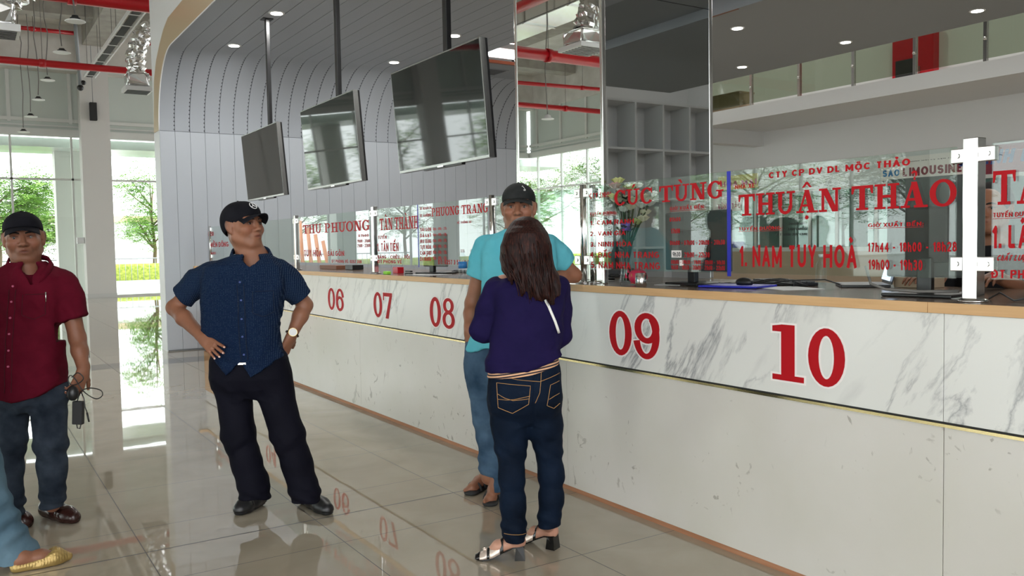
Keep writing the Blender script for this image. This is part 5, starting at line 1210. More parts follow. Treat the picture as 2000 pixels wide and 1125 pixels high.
# ---------------- people ----------------
def G(P, px, py): 
    w_ = on(2, 0, px, py); return np.array(P.inv@(w_-P.o))
A3 = lambda *v: np.array(v, float)
def hem(v, fn, lo=None, hi=None):
    lo = lo or [a[0] for a in v.ax]; hi = hi or [a[-1] for a in v.ax]; sl, g = v.sub(lo, hi); v.comb(sl, fn(g[0], g[1])-g[2]+0*v.d[sl], .01, 'i')
def rows_px(P, L, ry, cy=0., add=0.):
    """L = (py, x_left, x_right[, ry[, cy]]) -> slices for zloft"""
    out = []
    for r in L:
        py, a, b = r[:3]; A, B = P.p(a, py), P.p(b, py); out.append(((A[2]+B[2])/2, (A[0]+B[0])/2, r[4] if len(r) > 4 else cy, abs(B[0]-A[0])/2+add, r[3] if len(r) > 3 else ry))
    return out
def wrinkle(seed, amp=.003, f=5., extra=None):
    def fn(V):
        w_ = wave(V*np.array([1, 1, .8]), seed, f); w2 = wave(V, seed+7, f*2.3); d = amp*(1-2*np.abs(w_))*.8+amp*.4*w2
        return d+(extra(V) if extra else 0)
    return fn
def collar(P_, pts, h, m, parent, t=.004, lean=.012):
    """turned-down shirt collar: a folded band following pts (front-left round the back to front-right)"""
    pts = [Vector(p) for p in pts]; c = sum(pts, Vector())/len(pts); b = MB(); R_ = []
    for i, p in enumerate(pts):
        o = (p-c); o.z = 0; o.normalize(); tip = 1+.35*(abs(i/(len(pts)-1)-.5)*2)**4
        R_.append([b.bm.verts.new(q) for q in (p, p+Vector((0, 0, h*.75))+o*.000, p+Vector((0, 0, h*.80))+o*.006, p+o*(lean+.012)-Vector((0, 0, h*.25*tip)), p+o*(lean+.008)-Vector((0, 0, h*.27*tip)))])
    for A_, B_2 in zip(R_, R_[1:]):
        for k in range(4): f = b.bm.faces.new((A_[k], B_2[k], B_2[k+1], A_[k+1])); f.smooth = True
    o = b.build('collar', M[m], parent, fix=False); so_ = o.modifiers.new('s', 'SOLIDIFY'); so_.thickness = t; return o
mat('navy_seam', (.004, .010, .028), .9); mat('maroon_seam', (.045, .002, .006), .9)
# ===== man in the blue dotted shirt, hands on hips =====
def blue_man():
    P = Person(4.58, 548, 'man in dotted navy shirt and black cap, hands on hips, looking to the right'); e = P.e; p = P.p
    v = Vol((-.65, -.32, .03), (.30, .30, 1.72), .0042, (1.36, 1.66, .0032))
    c = p(475, 441); R = P.rot(58, 7); s = 1.07; L = head(v, c, R, s, wide=.98)
    nb = p(497, 515, .02)
    v.chain([L(0, -.03, -.05), p(486, 487, .015), nb], [.060, .062, .078], .03)
    v.cap(p(445, 540, .02), p(540, 540, .02), .05, .05, .04); v.chain([nb, p(497, 600), p(490, 700)], [.09, .10, .09], .04)   # chest under the shirt
    sh = [p(410, 535, .02), p(552, 535, .02)]; el = [p(340, 601, .06), p(596, 596, .10)]; wr = [p(397, 660, -.13), p(569, 656, .03)]
    for i in (0, 1): v.chain([sh[i], el[i]], [.052, .039], .02); v.chain([el[i], el[i]*.65+wr[i]*.35, wr[i]], [.040, .041, .0275], .02)
    t1 = hand(v, wr[0], p(425, 687, -.205)-wr[0], A3(-.3, -.95, .2), -1, 1.0, (.03, .05, .08, .12), .17, (.5, .6))
    t2 = hand(v, wr[1], p(556, 684, .03)-wr[1], A3(.9, -.35, .2), -1, 1.0, (.35, .4, .45, .5), .08, (.6, .3))
    for hx, kx, ax_ in ((455, 467, 494), (525, 560, 592)): v.chain([p(hx, 700), p(kx, 850), p(ax_, 948)], [.06, .045, .035], .03)
    skin_obj('body', v, 'skin_tan', e, tone=head_tone(c, R, s, .10, (.50, .50, .52)))
    face_parts(P, L, R, s, e, look=.1); nails(t1[:4], e)
    cap_hat(P, L, R, c, s, 'cap_black', e, .074, .46, .022, .0, -.003, .04)
    # emblem: ring with three spokes on the cap front
    b = MB(); ctr = L(0, .085, .085); f_ = R@nrm((0, .82, .58)); u_ = R@nrm((0, -.58, .82)); r_ = R[:, 0]
    ring = [Vector(ctr+(r_*math.cos(a)+u_*math.sin(a))*.021+f_*.004) for a in [k*PI/12 for k in range(25)]]; b.tube(ring, .0022, 6, cap=False); b.build('emblem_ring', M['white'], e)
    for k in range(3):
        a = PI/2+k*2*PI/3; MB().tube([Vector(ctr+f_*.005), Vector(ctr+(r_*math.cos(a)+u_*math.sin(a))*.020+f_*.004)], [.003, .0012], 6).build('emblem_spoke', M['white'], e)
    # shirt
    v = Vol((-.60, -.26, .72), (.20, .26, 1.50), .0045)
    v.zloft(rows_px(P, [(497, 462, 528, .075, .03), (507, 436, 544, .095, .02), (520, 410, 556, .112, .01), (545, 402, 562, .122, 0), (600, 403, 555, .128, -.01), (640, 405, 549, .135, -.02), (668, 419, 553, .138, -.02), (700, 427, 562, .138, -.01), (735, 430, 566, .138, -.01)], .12), .03, pw=2.6)
    v.cap(p(456, 530, .02), p(416, 540, .01), .052, .060, .03); v.cap(p(524, 530, .02), p(546, 538, .01), .05, .060, .03)
    for i, (a, q, r0, r1) in enumerate(((p(414, 535, .01), p(356, 580, .045), .066, .066), (p(548, 535, .01), p(588, 583, .07), .062, .060))):
        v.chain([a, a*.5+q*.5+A3(0, 0, .012), q], [r0+.004, r0, r1], .04)
        d = nrm(q-a); v.cut(q-d*.004, d, np.minimum(q, q)-.11, q+.11)
    z = lambda py: p(500, py)[2]; xs = [p(q, 700)[0] for q in (405, 425, 438, 460, 488, 492, 507, 545, 572)]; zs = [z(q) for q in (652, 664, 698, 724, 700, 697, 730, 704, 682)]
    hem(v, lambda x, y: np.where(y < .03, np.interp(x, xs, zs), z(712)))
    nk = p(492, 507, -.07); v.cap(p(488, 465, .0), p(491, 512, -.03), .074, .060, .008, 's'); v.cap(p(491, 508, -.10), p(491, 546, -.14), .050, .010, .008, 's')
    plx = lambda z_q: np.interp(z_q, [z(730), z(640), z(545)], [p(500, 730)[0], p(495, 640)[0], p(489, 545)[0]])
    def ex(V):
        d = np.where((np.abs(V[:, 0]-plx(V[:, 2])) < .017) & (V[:, 1] < -.04), .0028, 0)
        px0, pz0 = p(531, 580)[0], z(565)
        d += np.where((np.abs(V[:, 0]-px0) < .052) & (V[:, 2] < pz0) & (V[:, 2] > pz0-.13) & (V[:, 1] < -.03), .0018, 0)
        d += .006*np.sin((V[:, 2]*.9+V[:, 0]*1.3)*60)*np.exp(-(((V[:, 2]-z(672))/.05)**2))*(V[:, 0] < p(450, 600)[0])
        d += .005*np.sin((V[:, 2]+V[:, 0]*.8)*70)*np.exp(-((V[:, 2]-z(700))/.04)**2)
        return d
    o, V = skin_obj('shirt', v, 'dotted_shirt', e, disp=wrinkle(3, .0065, 2.8, ex))
    for py in (548, 582, 617, 650, 684): button(V, plx(z(py)), z(py), o, 'navy_vinyl', .0052)
    for dx in (-.017, .017): seam_line(V, [(plx(z(q))+dx, z(q)) for q in (552, 600, 650, 700)], 'navy_seam', o, .0016, 'placket_seam')
    px0 = p(531, 580)[0]; seam_line(V, [(px0-.05, z(566)), (px0-.05, z(606)), (px0, z(614)), (px0+.048, z(606)), (px0+.048, z(566)), (px0-.05, z(566))], 'navy_seam', o, .0013, 'pocket_seam')
    collar(P, smooth_path([p(480, 536, -.128), p(467, 524, -.115), p(457, 508, -.07), p(455, 498, -.01), p(464, 492, .05), p(490, 488, .085), p(516, 491, .05), p(526, 499, -.01), p(522, 509, -.07), p(513, 522, -.115), p(502, 536, -.128)], 3), .036, 'dotted_shirt', o)
    b = MB(); x0 = p(492, 695)[0]; b.box((x0-.02, surf(V, x0, z(700))-.0, z(704)), (x0+.022, surf(V, x0, z(700))+.02, z(699)), .002); b.build('belt_buckle', M['steel'], e)
    # trousers
    v = Vol((-.45, -.28, .02), (.30, .30, .95), .0046)
    v.zloft(rows_px(P, [(672, 424, 548, .115), (700, 414, 564, .128), (735, 414, 568, .128), (755, 420, 566, .11), (774, 445, 550, .07)], .12), .05)
    v.chain([p(453, 735), p(466, 850, -.01), p(482, 905, -.01), p(496, 962)], [.098, .084, .074, .076], .03); v.chain([p(530, 735), p(562, 850, -.02), p(580, 905, -.01), p(595, 965)], [.100, .085, .076, .078], .03)
    v.cap(p(499, 940), p(500, 972), .072, .074, .03); v.cap(p(594, 950), p(600, 975), .074, .07, .02)
    v.cut(p(500, 972), p(500, 990)-p(500, 972)+A3(.0, 0, 0), (-.4, -.3, 0), (.02, .3, .3)); v.cut(p(600, 978), (0.02, 0, -1), (.02, -.3, 0), (.3, .3, .3))
    def ex(V):
        d = .006*np.sin(V[:, 2]*85+V[:, 0]*35+V[:, 1]*25)*np.exp(-((V[:, 2]-.13)/.05)**2)
        d += .004*np.sin(V[:, 2]*55-V[:, 0]*45)*np.exp(-((V[:, 2]-.42)/.06)**2)+.004*np.sin(V[:, 0]*60+V[:, 2]*30)*np.exp(-((V[:, 2]-.68)/.05)**2); return d
    o, V = skin_obj('trousers', v, 'black_trouser', e, disp=wrinkle(9, .003, 2.4, ex))
    for hl, to in (((516, 984), (461, 1008)), ((588, 981), (645, 1007))):
        v = Vol((-.40, -.30, -.01), (.35, .30, .16), .0042); a, b_ = G(P, *hl), G(P, *to); shoe(v, a, b_, k=.02)
        def ex(V, a=a, b_=b_):
            n = nrm(b_-a); t = (V-a)@n/np.linalg.norm(b_-a); return .0022*((np.abs(V[:, 2]-.016) < .004)*-1.)+.003*np.exp(-((t-.62)/.012)**2)*(V[:, 2] > .04)
        o, V = skin_obj('shoe', v, 'black_leather', e, disp=ex)
    # wristwatch
    w0, d = wr[1]+A3(0, 0, .0), nrm(wr[1]-el[1]); w0 = wr[1]-d*.012; q = empty_part('wristwatch', e)
    u_ = nrm(np.cross(d, (0, 1, 0))); f_ = nrm(A3(.25, -1, .1)-d*np.dot(A3(.25, -1, .1), d)); u_ = np.cross(d, f_)
    MB().tube([Vector(w0+(f_*math.cos(a)+u_*math.sin(a))*.0345) for a in [k*PI/10 for k in range(21)]], .0045, 6, cap=False, ).build('watch_strap', M['brown_leather'], e)
    wc = MB().tube([Vector(w0+f_*.032), Vector(w0+f_*.041)], .0235, 24).build('watch_case', M['gold'], e); MB().tube([Vector(w0+f_*.0405), Vector(w0+f_*.0418)], .0205, 24).build('watch_dial', M['white'], wc)
def empty_part(n, e): return None
blue_man()
# ===== man in the maroon shirt holding a charger =====
def red_man():
    P = Person(4.50, 62, 'man in maroon short-sleeved shirt, dark jeans and black cap holding a charger'); e = P.e; p = P.p
    v = Vol((-.55, -.30, .03), (.40, .30, 1.66), .0042, (1.28, 1.64, .0032))
    c = p(46, 464); R = P.rot(27, 0, -3); s = 1.10; L = head(v, c, R, s, wide=1.05, jaw=1.05)
    nb = p(56, 545, .01); v.chain([L(0, -.03, -.05), p(52, 517, .01), nb], [.062, .063, .08], .03); v.cap(p(10, 570, .02), p(105, 570, .02), .05, .05, .04); v.chain([nb, p(60, 640), p(60, 740)], [.09, .10, .09], .04)
    sh = [p(-18, 562, .02), p(128, 560, .02)]; el = [p(-52, 660, .05), p(151, 660, .03)]; wr = [p(-50, 735, -.05), p(163, 724, -.04)]
    for i in (0, 1): v.chain([sh[i], el[i]], [.052, .041], .02); v.chain([el[i], el[i]*.6+wr[i]*.4, wr[i]], [.041, .040, .027], .02)
    t1 = hand(v, wr[0], A3(0, -.1, -1), A3(-1, 0, 0), 1, 1.0, (.3, .35, .4, .45)); t2 = hand(v, wr[1], p(152, 752, -.075)-wr[1], A3(.85, -.5, -.05), -1, 1.0, (.75, .8, .85, .9), .05, (.65, .45))
    for hx, kx, ax_, ay in ((30, 22, 24, 990), (88, 101, 102, 985)): v.chain([p(hx, 770), p(kx, 870), p(ax_, ay)], [.06, .045, .036], .03)
    v.chain([p(102, 985), G(P, 96, 1004)+A3(0, 0, .05), G(P, 128, 1016)+A3(0, 0, .035)], [.036, .034, .028], .02)
    skin_obj('body', v, 'skin_brown', e, tone=head_tone(c, R, s, .22, (.10, .09, .09)))
    face_parts(P, L, R, s, e, look=.35, brow=.0036); nails(t2[:4], e)
    cap_hat(P, L, R, c, s, 'cap_black', e, .064, .24, .024, .0, .026, -.18)
    v = Vol((-.55, -.27, .66), (.38, .27, 1.50), .0045); z = lambda py: p(60, py)[2]
    v.zloft(rows_px(P, [(512, 25, 88, .075, .03), (525, 5, 112, .098, .02), (540, -12, 130, .112, .01), (570, -14, 133, .122, 0), (630, -10, 128, .13, -.01), (690, -10, 129, .138, -.02), (740, -12, 132, .14, -.02), (785, -14, 134, .14, -.02)], .12), .03, pw=2.6)
    v.cap(p(22, 550, .02), p(-10, 561, .01), .055, .066, .03); v.cap(p(94, 550, .02), p(120, 558, .01), .055, .066, .03)
    for a, q in ((p(-14, 556, .01), p(-50, 632, .03)), (p(122, 556, .01), p(148, 622, .02))):
        v.chain([a, a*.5+q*.5+A3(0, 0, .006), q], [.070, .066, .066], .04); d = nrm(q-a); v.cut(q-d*.002, d, q-.11, q+.12)
    xs = [p(q, 760)[0] for q in (-15, 20, 55, 62, 100, 136)]; zs = [z(q) for q in (742, 765, 772, 774, 768, 744)]; hem(v, lambda x, y: np.interp(x, xs, zs)+0*y)
    v.cap(p(54, 485, 0), p(58, 526, -.03), .076, .062, .008, 's'); v.cap(p(59, 524, -.10), p(62, 555, -.14), .048, .010, .008, 's')
    plx = lambda zz: np.interp(zz, [z(770), z(650), z(550)], [p(55, 770)[0], p(59, 650)[0], p(62, 550)[0]])
    def ex(V):
        d = np.where((np.abs(V[:, 0]-plx(V[:, 2])) < .017) & (V[:, 1] < -.04), .0028, 0); px0, pz0 = p(100, 600)[0], z(570)
        d += np.where((np.abs(V[:, 0]-px0) < .055) & (V[:, 2] < pz0) & (V[:, 2] > pz0-.125) & (V[:, 1] < -.03), .0022, 0)
        d += .004*np.sin((V[:, 2]*1.2+V[:, 0]*2.0)*38)*np.exp(-(((V[:, 2]-z(610))/.10)**2)); return d
    o, V = skin_obj('shirt', v, 'maroon_cloth', e, disp=wrinkle(13, .0065, 2.6, ex))
    for py in (556, 585, 615, 645, 676, 706): button(V, plx(z(py)), z(py), o, 'pink_vinyl', .0052)
    for dx in (-.017, .017): seam_line(V, [(plx(z(q))+dx, z(q)) for q in (562, 610, 660, 710, 762)], 'maroon_seam', o, .0016, 'placket_seam')
    px0 = p(100, 600)[0]; seam_line(V, [(px0-.052, z(572)), (px0-.052, z(610)), (px0, z(619)), (px0+.05, z(610)), (px0+.05, z(572)), (px0-.052, z(572))], 'maroon_seam', o, .0013, 'pocket_seam')
    collar(P, smooth_path([p(52, 550, -.13), p(36, 541, -.12), p(21, 525, -.07), p(18, 513, -.01), p(28, 507, .05), p(54, 503, .085), p(82, 506, .05), p(95, 513, -.01), p(94, 526, -.07), p(84, 540, -.12), p(72, 550, -.13)], 3), .030, 'maroon_cloth', o)
    x0, z0 = p(119, 585)[0], z(570); y0 = surf(V, x0, z0); MB().tube([(x0, y0-.004, z0+.004), (x0, y0-.006, z0-.045)], [.004, .0025], 8).build('pocket_pen', M['steel'], e)
    v = Vol((-.50, -.28, .02), (.32, .30, .88), .0046)
    v.zloft(rows_px(P, [(735, -8, 126, .115), (765, -9, 131, .12), (785, -2, 127, .10), (802, 22, 104, .06)], .12), .05)
    v.chain([p(27, 768), p(22, 860, -.01), p(20, 915, -.01), p(25, 975, .0), p(26, 1003)], [.086, .072, .058, .052, .05], .03); v.chain([p(95, 768), p(99, 865, -.02), p(102, 915, -.01), p(103, 960), p(102, 985)], [.094, .076, .068, .058, .058], .03)
    v.cut(p(102, 990), (0, 0, -1), (.02, -.3, 0), (.4, .3, .3)); v.cut(p(25, 1006), (0, 0, -1), (-.4, -.3, 0), (.02, .3, .3))
    def ex(V):
        d = .0065*np.sin(V[:, 2]*105+V[:, 0]*25)*np.exp(-((V[:, 2]-.13)/.06)**2)+.005*np.sin(V[:, 2]*70+V[:, 0]*45)*np.exp(-((V[:, 2]-.42)/.07)**2)+.004*np.sin(V[:, 2]*60-V[:, 0]*50)*np.exp(-((V[:, 2]-.66)/.05)**2); return d
    o, V = skin_obj('jeans', v, 'washed_denim', e, disp=wrinkle(19, .0028, 3., ex))
    for hl, to in (((84, 1008), (152, 1022)), ((2, 1024), (60, 1030))):
        v = Vol((-.42, -.35, -.01), (.45, .30, .14), .0042); a, b_ = G(P, *hl), G(P, *to); shoe(v, a, b_, k=.025); n = nrm(b_-a); v.cap(a+n*.05+A3(0, 0, .10), a+n*.10+A3(0, 0, .085), .030, .032, .01, 's')
        skin_obj('shoe', v, 'brown_leather', e, disp=lambda V, a=a, b_=b_: .003*np.exp(-((((V-a)@nrm(b_-a))/np.linalg.norm(b_-a)-.60)/.02)**2)*(V[:, 2] > .035)-.002*(np.abs(V[:, 2]-.014) < .003))
    # charger and cable in his hand
    h = p(152, 758, -.09); ch_ = empty('laptop_charger', e.matrix_world@Vector((0, 0, 0)), 'black power adapter and mouse with looped cable held in his left hand', 'charger'); ch_.location = P.o; ch_.rotation_euler[2] = -YAW
    MB().ball(Vector(p(142, 768, -.12)), .034, 12, (.85, .8, 1.15)).build('mouse', M['black'], ch_)
    q = p(153, 806, -.09); b = MB(); b.box((-.026, -.016, -.06), (.026, .016, .06), .006); o = b.build('power_brick', M['black_matte'], ch_); o.location = Vector(q); o.rotation_euler = (0, .06, 0)
    MB().tube(smooth_path([Vector(p(x, y, -.10+d)) for x, y, d in ((150, 786, 0), (158, 765, 0), (175, 758, -.01), (196, 762, -.03), (200, 772, -.04), (188, 779, -.03), (170, 770, -.02), (158, 758, -.01), (148, 742, -.02), (138, 733, -.03), (133, 742, -.03), (140, 752, -.03), (155, 748, -.03), (163, 738, -.03), (152, 728, -.03), (140, 737, -.03))]), .0028, 6).build('cable', M['black'], ch_)
    MB().tube([Vector(p(x, y, -.10)) for x, y in ((158, 765), (164, 778), (166, 795), (171, 808))], .0025, 6).build('plug_cable', M['black'], ch_); MB().tube([Vector(p(170, 806, -.10)), Vector(p(174, 824, -.10))], [.005, .004], 8).build('plug', M['black'], ch_)
    MB().tube([Vector(p(x, y, -.09)) for x, y in ((150, 828), (151, 836), (156, 837), (158, 829))], .003, 6).build('strain_relief', M['black'], ch_)
red_man()
# ===== man in the turquoise T-shirt leaning on the counter =====
def cyan_man():
    P = Person(4.80, 995, 'man in turquoise T-shirt and grey cap leaning his elbow on the counter'); e = P.e; p = P.p
    v = Vol((-.32, -.32, .0), (.50, .36, 1.84), .0042, (1.5, 1.82, .0032))
    c = p(1013, 405); R = P.rot(-4, 0); s = 1.10; L = head(v, c, R, s, wide=1.04, jaw=1.05)
    nb = p(1013, 468, .02); v.chain([L(0, -.03, -.05), p(1013, 448, .015), nb], [.060, .062, .08], .03); v.cap(p(968, 500, .02), p(1058, 500, .02), .05, .05, .04); v.chain([nb, p(1005, 570), p(985, 680)], [.09, .10, .09], .04)
    sh = [p(947, 492, .02), p(1076, 490, .02)]; el = [p(922, 592, .06), p(1122, 538, .05)]; wr = [p(916, 645, -.03), p(1062, 546, -.06)]
    for i in (0, 1): v.chain([sh[i], el[i]], [.050, .040], .02); v.chain([el[i], el[i]*.6+wr[i]*.4, wr[i]], [.040, .040, .028], .02)
    hand(v, wr[0], p(922, 690, -.06)-wr[0], A3(-.8, -.6, 0), 1, 1., (.3, .3, .35, .4)); hand(v, wr[1], A3(-1, -.15, 0.02), A3(0, -.1, 1), 1, 1., (.2, .2, .25, .3))
    v.chain([p(950, 700), p(951, 850, .0), p(953, 935, .05)], [.06, .045, .034], .03); v.chain([p(1000, 700), p(978, 850), p(968, 955)], [.06, .045, .034], .03)
    feet = []
    for an, hl, to in ((p(953, 930, .04), (957, 946), (914, 969)), (p(969, 950), (972, 962), (955, 991))):
        a, b_ = G(P, *hl), G(P, *to); n = nrm(b_-a); feet.append((a, b_)); v.chain([an, a+n*.04+A3(0, 0, .075)], [.034, .036], .02); v.chain([a+n*.03+A3(0, 0, .045), a+n*.13+A3(0, 0, .052), b_-n*.05+A3(0, 0, .036)], [.030, .033, .030], .02)
        sd_ = np.cross(n, (0, 0, 1))
        for k in range(5): t0 = b_-n*(.055+.006*k)+sd_*(.026-.0135*k)+A3(0, 0, .034); v.cap(t0, t0+n*(.045-.004*k)-A3(0, 0, .006), .0125-.0012*k, .011-.001*k, .006)
    skin_obj('body', v, 'skin_tan', e, tone=head_tone(c, R, s, .10, (.08, .07, .07)))
    face_parts(P, L, R, s, e, look=0., brow=.0036)
    cap_hat(P, L, R, c, s, 'cap_grey', e, .056, .16, .022, .0, .024, -.18)
    b = MB(); f_ = R@nrm((0, .8, .6)); u_ = R@nrm((0, -.6, .8)); r_ = -R[:, 0]; ctr = L(-.024, .070, .088)+f_*.006; T_ = [Vector(ctr+r_*x+u_*y) for x, y in ((-.017, -.011), (.017, -.011), (0, .017), (-.017, -.011))]
    b.tube(T_, .0019, 6); b.build('emblem_triangle', M['white'], e); MB().tube([Vector(ctr+r_*-.016-u_*.016), Vector(ctr+r_*.018-u_*.016)], .0013, 6).build('emblem_bar', M['white'], e)
    v = Vol((-.33, -.27, .72), (.46, .28, 1.56), .0048); z = lambda py: p(1000, py)[2]
    v.zloft(rows_px(P, [(448, 985, 1042, .070, .03), (457, 965, 1062, .09, .02), (468, 948, 1082, .105, .01), (490, 940, 1086, .122, 0), (560, 942, 1085, .135, -.01), (620, 934, 1075, .14, -.02), (680, 910, 1045, .135, -.02), (700, 908, 1042, .135, -.02)], .12), .03, pw=2.6)
    v.cap(p(990, 472, .02), p(956, 486, .01), .052, .066, .03); v.cap(p(1040, 472, .02), p(1068, 484, .01), .052, .066, .03)
    for a, q in ((p(950, 484, .01), p(932, 541, .035)), (p(1072, 482, .01), p(1107, 518, .04))):
        v.chain([a, a*.5+q*.5+A3(0, 0, .008), q], [.068, .064, .060], .04); d = nrm(q-a); v.cut(q-d*.002, d, q-.10, q+.12)
    zh = z(676); hem(v, lambda x, y: zh+.01*np.sin(x*40)+0*y); v.cap(p(1013, 430), p(1013, 458, -.02), .060, .055, .008, 's')
    skin_obj('tshirt', v, 'cyan_cloth', e, disp=wrinkle(23, .0075, 2.4))
    v = Vol((-.33, -.28, .04), (.32, .30, .93), .0048)
    v.zloft(rows_px(P, [(665, 910, 1040, .118), (700, 907, 1040, .128), (735, 911, 1037, .12), (770, 925, 1020, .08)], .12), .05)
    v.chain([p(942, 715), p(949, 812, -.01), p(953, 850), p(955, 900, .02), p(955, 925, .03)], [.095, .073, .062, .054, .052], .03); v.chain([p(1003, 715), p(985, 850), p(972, 930), p(969, 955)], [.095, .068, .052, .05], .03)
    v.cut(p(954, 928), (0, 0, -1), (-.4, -.3, 0), (-.09, .3, .4)); v.cut(p(968, 958), (0, 0, -1), (-.09, -.3, 0), (.3, .3, .4))
    skin_obj('jeans', v, 'mid_denim', e, disp=wrinkle(29, .003, 3., lambda V: .006*np.sin(V[:, 2]*95+V[:, 0]*25)*np.exp(-((V[:, 2]-.2)/.06)**2)+.005*np.sin(V[:, 2]*60)*np.exp(-((V[:, 2]-.48)/.07)**2)))
    for a, b_ in feet:
        n = nrm(b_-a); sd_ = np.cross(n, (0, 0, 1)); v = Vol(np.minimum(a, b_)-.09, np.maximum(a, b_)+A3(.09, .09, .12), .004)
        v.chain([a+n*.03+A3(0, 0, .012), a+n*.12+A3(0, 0, .012), b_-n*.04+A3(0, 0, .012)], [.036, .038, .044], .02, sq=((0, 0, 1), 2.4)); v.cut((0, 0, .002), (0, 0, -1)); so_, V = skin_obj('sandal', v, 'black_matte', e)
        for t, r0, hh in ((.135, .042, .072), (.185, .044, .060), (.05, .038, .098)):
            pts = [Vector(a+n*t+sd_*math.cos(q)*r0*1.02+A3(0, 0, .015+math.sin(q)*(hh-.012))) for q in [k*PI/10 for k in range(11)]]; MB().tube(pts, .008, 8, squash=(1, 1, .7)).build('strap', M['black_matte'], so_)
        MB().tube([Vector(a+n*.05+sd_*.035+A3(0, 0, .05)), Vector(a+n*.0+A3(0, 0, .06)), Vector(a+n*.05-sd_*.035+A3(0, 0, .05))], .008, 8).build('heel_strap', M['black_matte'], so_)
cyan_man()
# ===== woman seen from behind =====
def woman():
    P = Person(3.93, 1027, 'woman seen from behind in navy jumper and dark jeans with long brown hair'); e = P.e; p = P.p
    v = Vol((-.32, -.28, -.0), (.30, .42, 1.56), .0042)
    c = p(1028, 482, .02); R = P.rot(176, -6); s = .98; L = head(v, c, R, s, wide=.97)
    nb = p(1033, 545, .0); v.chain([L(0, -.02, -.05), nb], [.050, .06], .03); v.cap(p(985, 557, 0), p(1078, 555, 0), .05, .05, .04); v.chain([nb, p(1025, 640), p(1025, 720)], [.08, .085, .09], .04)
    sh = [p(972, 563), p(1088, 560)]; el = [p(941, 648, .02), p(1098, 655, .03)]; wr = [p(985, 640, .24), p(1068, 640, .25)]
    for i in (0, 1): v.chain([sh[i], el[i]], [.04, .034], .02); v.chain([el[i], wr[i]], [.035, .024], .02)
    hand(v, wr[0], A3(.5, .5, .1), A3(-.5, .5, .6), -1, .92, (.5, .55, .6, .65)); hand(v, wr[1], A3(-.5, .5, .1), A3(.5, .5, .6), 1, .92, (.5, .55, .6, .65))
    v.chain([p(992, 760), p(1000, 900), p(1006, 1040)], [.06, .045, .034], .03); v.chain([p(1062, 760), p(1073, 880, .05), p(1071, 1015, .05)], [.06, .045, .034], .03)
    feet = []
    for an, hl, to in ((p(1008, 1050, .0), (1021, 1092), (950, 1092)), (p(1071, 1022, .05), (1084, 1072), (1036, 1062))):
        a, b_ = G(P, *hl), G(P, *to); d_ = nrm(b_-a); b_ = a+d_*min(.225, np.linalg.norm(b_-a)) if np.linalg.norm(b_-a) > .225 else a+d_*.20; feet.append((a, b_)); n = nrm(b_-a)
        v.chain([an, a+n*.035+A3(0, 0, .105)], [.031, .031], .02); v.cap(a+n*.012+A3(0, 0, .085), a+n*.012+A3(0, 0, .085), .027, .027, .02); v.chain([a+n*.02+A3(0, 0, .082), a+n*.11+A3(0, 0, .060), b_-n*.045+A3(0, 0, .028)], [.027, .028, .021], .02)
        sd_ = np.cross(n, (0, 0, 1))
        for k in range(5): t0 = b_-n*.05+sd_*(.022-.011*k)+A3(0, 0, .026); v.cap(t0, t0+n*(.034-.004*k)-A3(0, 0, .008), .0098-.0008*k, .0088-.0008*k, .005)
    skin_obj('body', v, 'skin_fair', e, tone=head_tone(c, R, s, .0))
    face_parts(P, L, R, s, e)
    # hair
    v = Vol((-.28, -.22, 1.04), (.28, .22, 1.58), .0042)
    v.ell(L(0, -.018, .040), A3(.094, .112, .098), R, .02); v.zloft(rows_px(P, [(438, 1014, 1044, .03, .03), (445, 1000, 1056, .07, .02), (455, 988, 1068, .095, .015), (480, 977, 1077, .105, .01), (505, 976, 1079, .10, -.005), (530, 983, 1085, .088, -.035), (555, 996, 1093, .070, -.055), (575, 1008, 1092, .045, -.075), (590, 1016, 1084, .028, -.082)], .1), .03, pw=2.2)
    v.ell(L(0, .075, -.03), A3(.060, .05, .10), R, .02, 's')
    def ex(V):
        az = np.arctan2(V[:, 0]-c[0], V[:, 1]-c[1]); low = np.clip((c[2]+.03-V[:, 2])/.25, 0, 1)
        d = .0022*np.sin(az*30+np.sin(V[:, 2]*16)*1.2+V[:, 2]*7)*(.15+low)+.005*np.sin(V[:, 0]*125+np.sin(V[:, 2]*26)*1.8)*low+.004*np.sin(V[:, 0]*60+V[:, 2]*38)*low; return d
    zb = p(1040, 590)[2]; hem(v, lambda x, y: zb+.022*np.abs(np.sin(x*46+.6))+.014*np.sin(x*130)+np.maximum(0, (p(1035, 590)[0]-x))*1.1)
    o, V = skin_obj('hair', v, 'brown_hair', e, disp=ex, it=1)
    rd = random.Random(6)
    for k in range(44):                        # loose locks over the surface
        a = rd.uniform(-1, 1); x0 = p(1028+a*44, 480)[0]; pts = []; n = 9; y0 = rd.uniform(470, 520); y1 = rd.uniform(565, 598); x1 = 1048+a*40+rd.uniform(-6, 6); ph = rd.uniform(0, 6)
        for t in range(n):
            f = t/(n-1); py = y0+(y1-y0)*f; px = (1028+a*47)*(1-f)+x1*f+math.sin(f*5+ph)*2.5; q = p(px, py); yy = surf(V, q[0], q[2], r=.008)
            pts.append((q[0], (yy if yy else -.08)-.0025-.003*f, q[2]))
        MB().tube(pts, [.0008+.0022*math.sin(min(1, .15+f_/(n-1))*PI)*.9 for f_ in range(n)], 6).build('hair_lock', M['brown_hair'], o)
    # jumper
    v = Vol((-.34, -.24, .76), (.32, .34, 1.45), .0045); z = lambda py: p(1027, py)[2]
    v.zloft(rows_px(P, [(538, 1000, 1066, .065, .01), (548, 975, 1086, .09, .005), (560, 962, 1098, .10, 0), (600, 964, 1101, .115, 0), (640, 962, 1098, .115, .0), (680, 957, 1092, .115, .0), (700, 951, 1098, .124, 0), (722, 949, 1099, .128, 0), (740, 949, 1099, .128, 0)], .1), .03, pw=2.5)
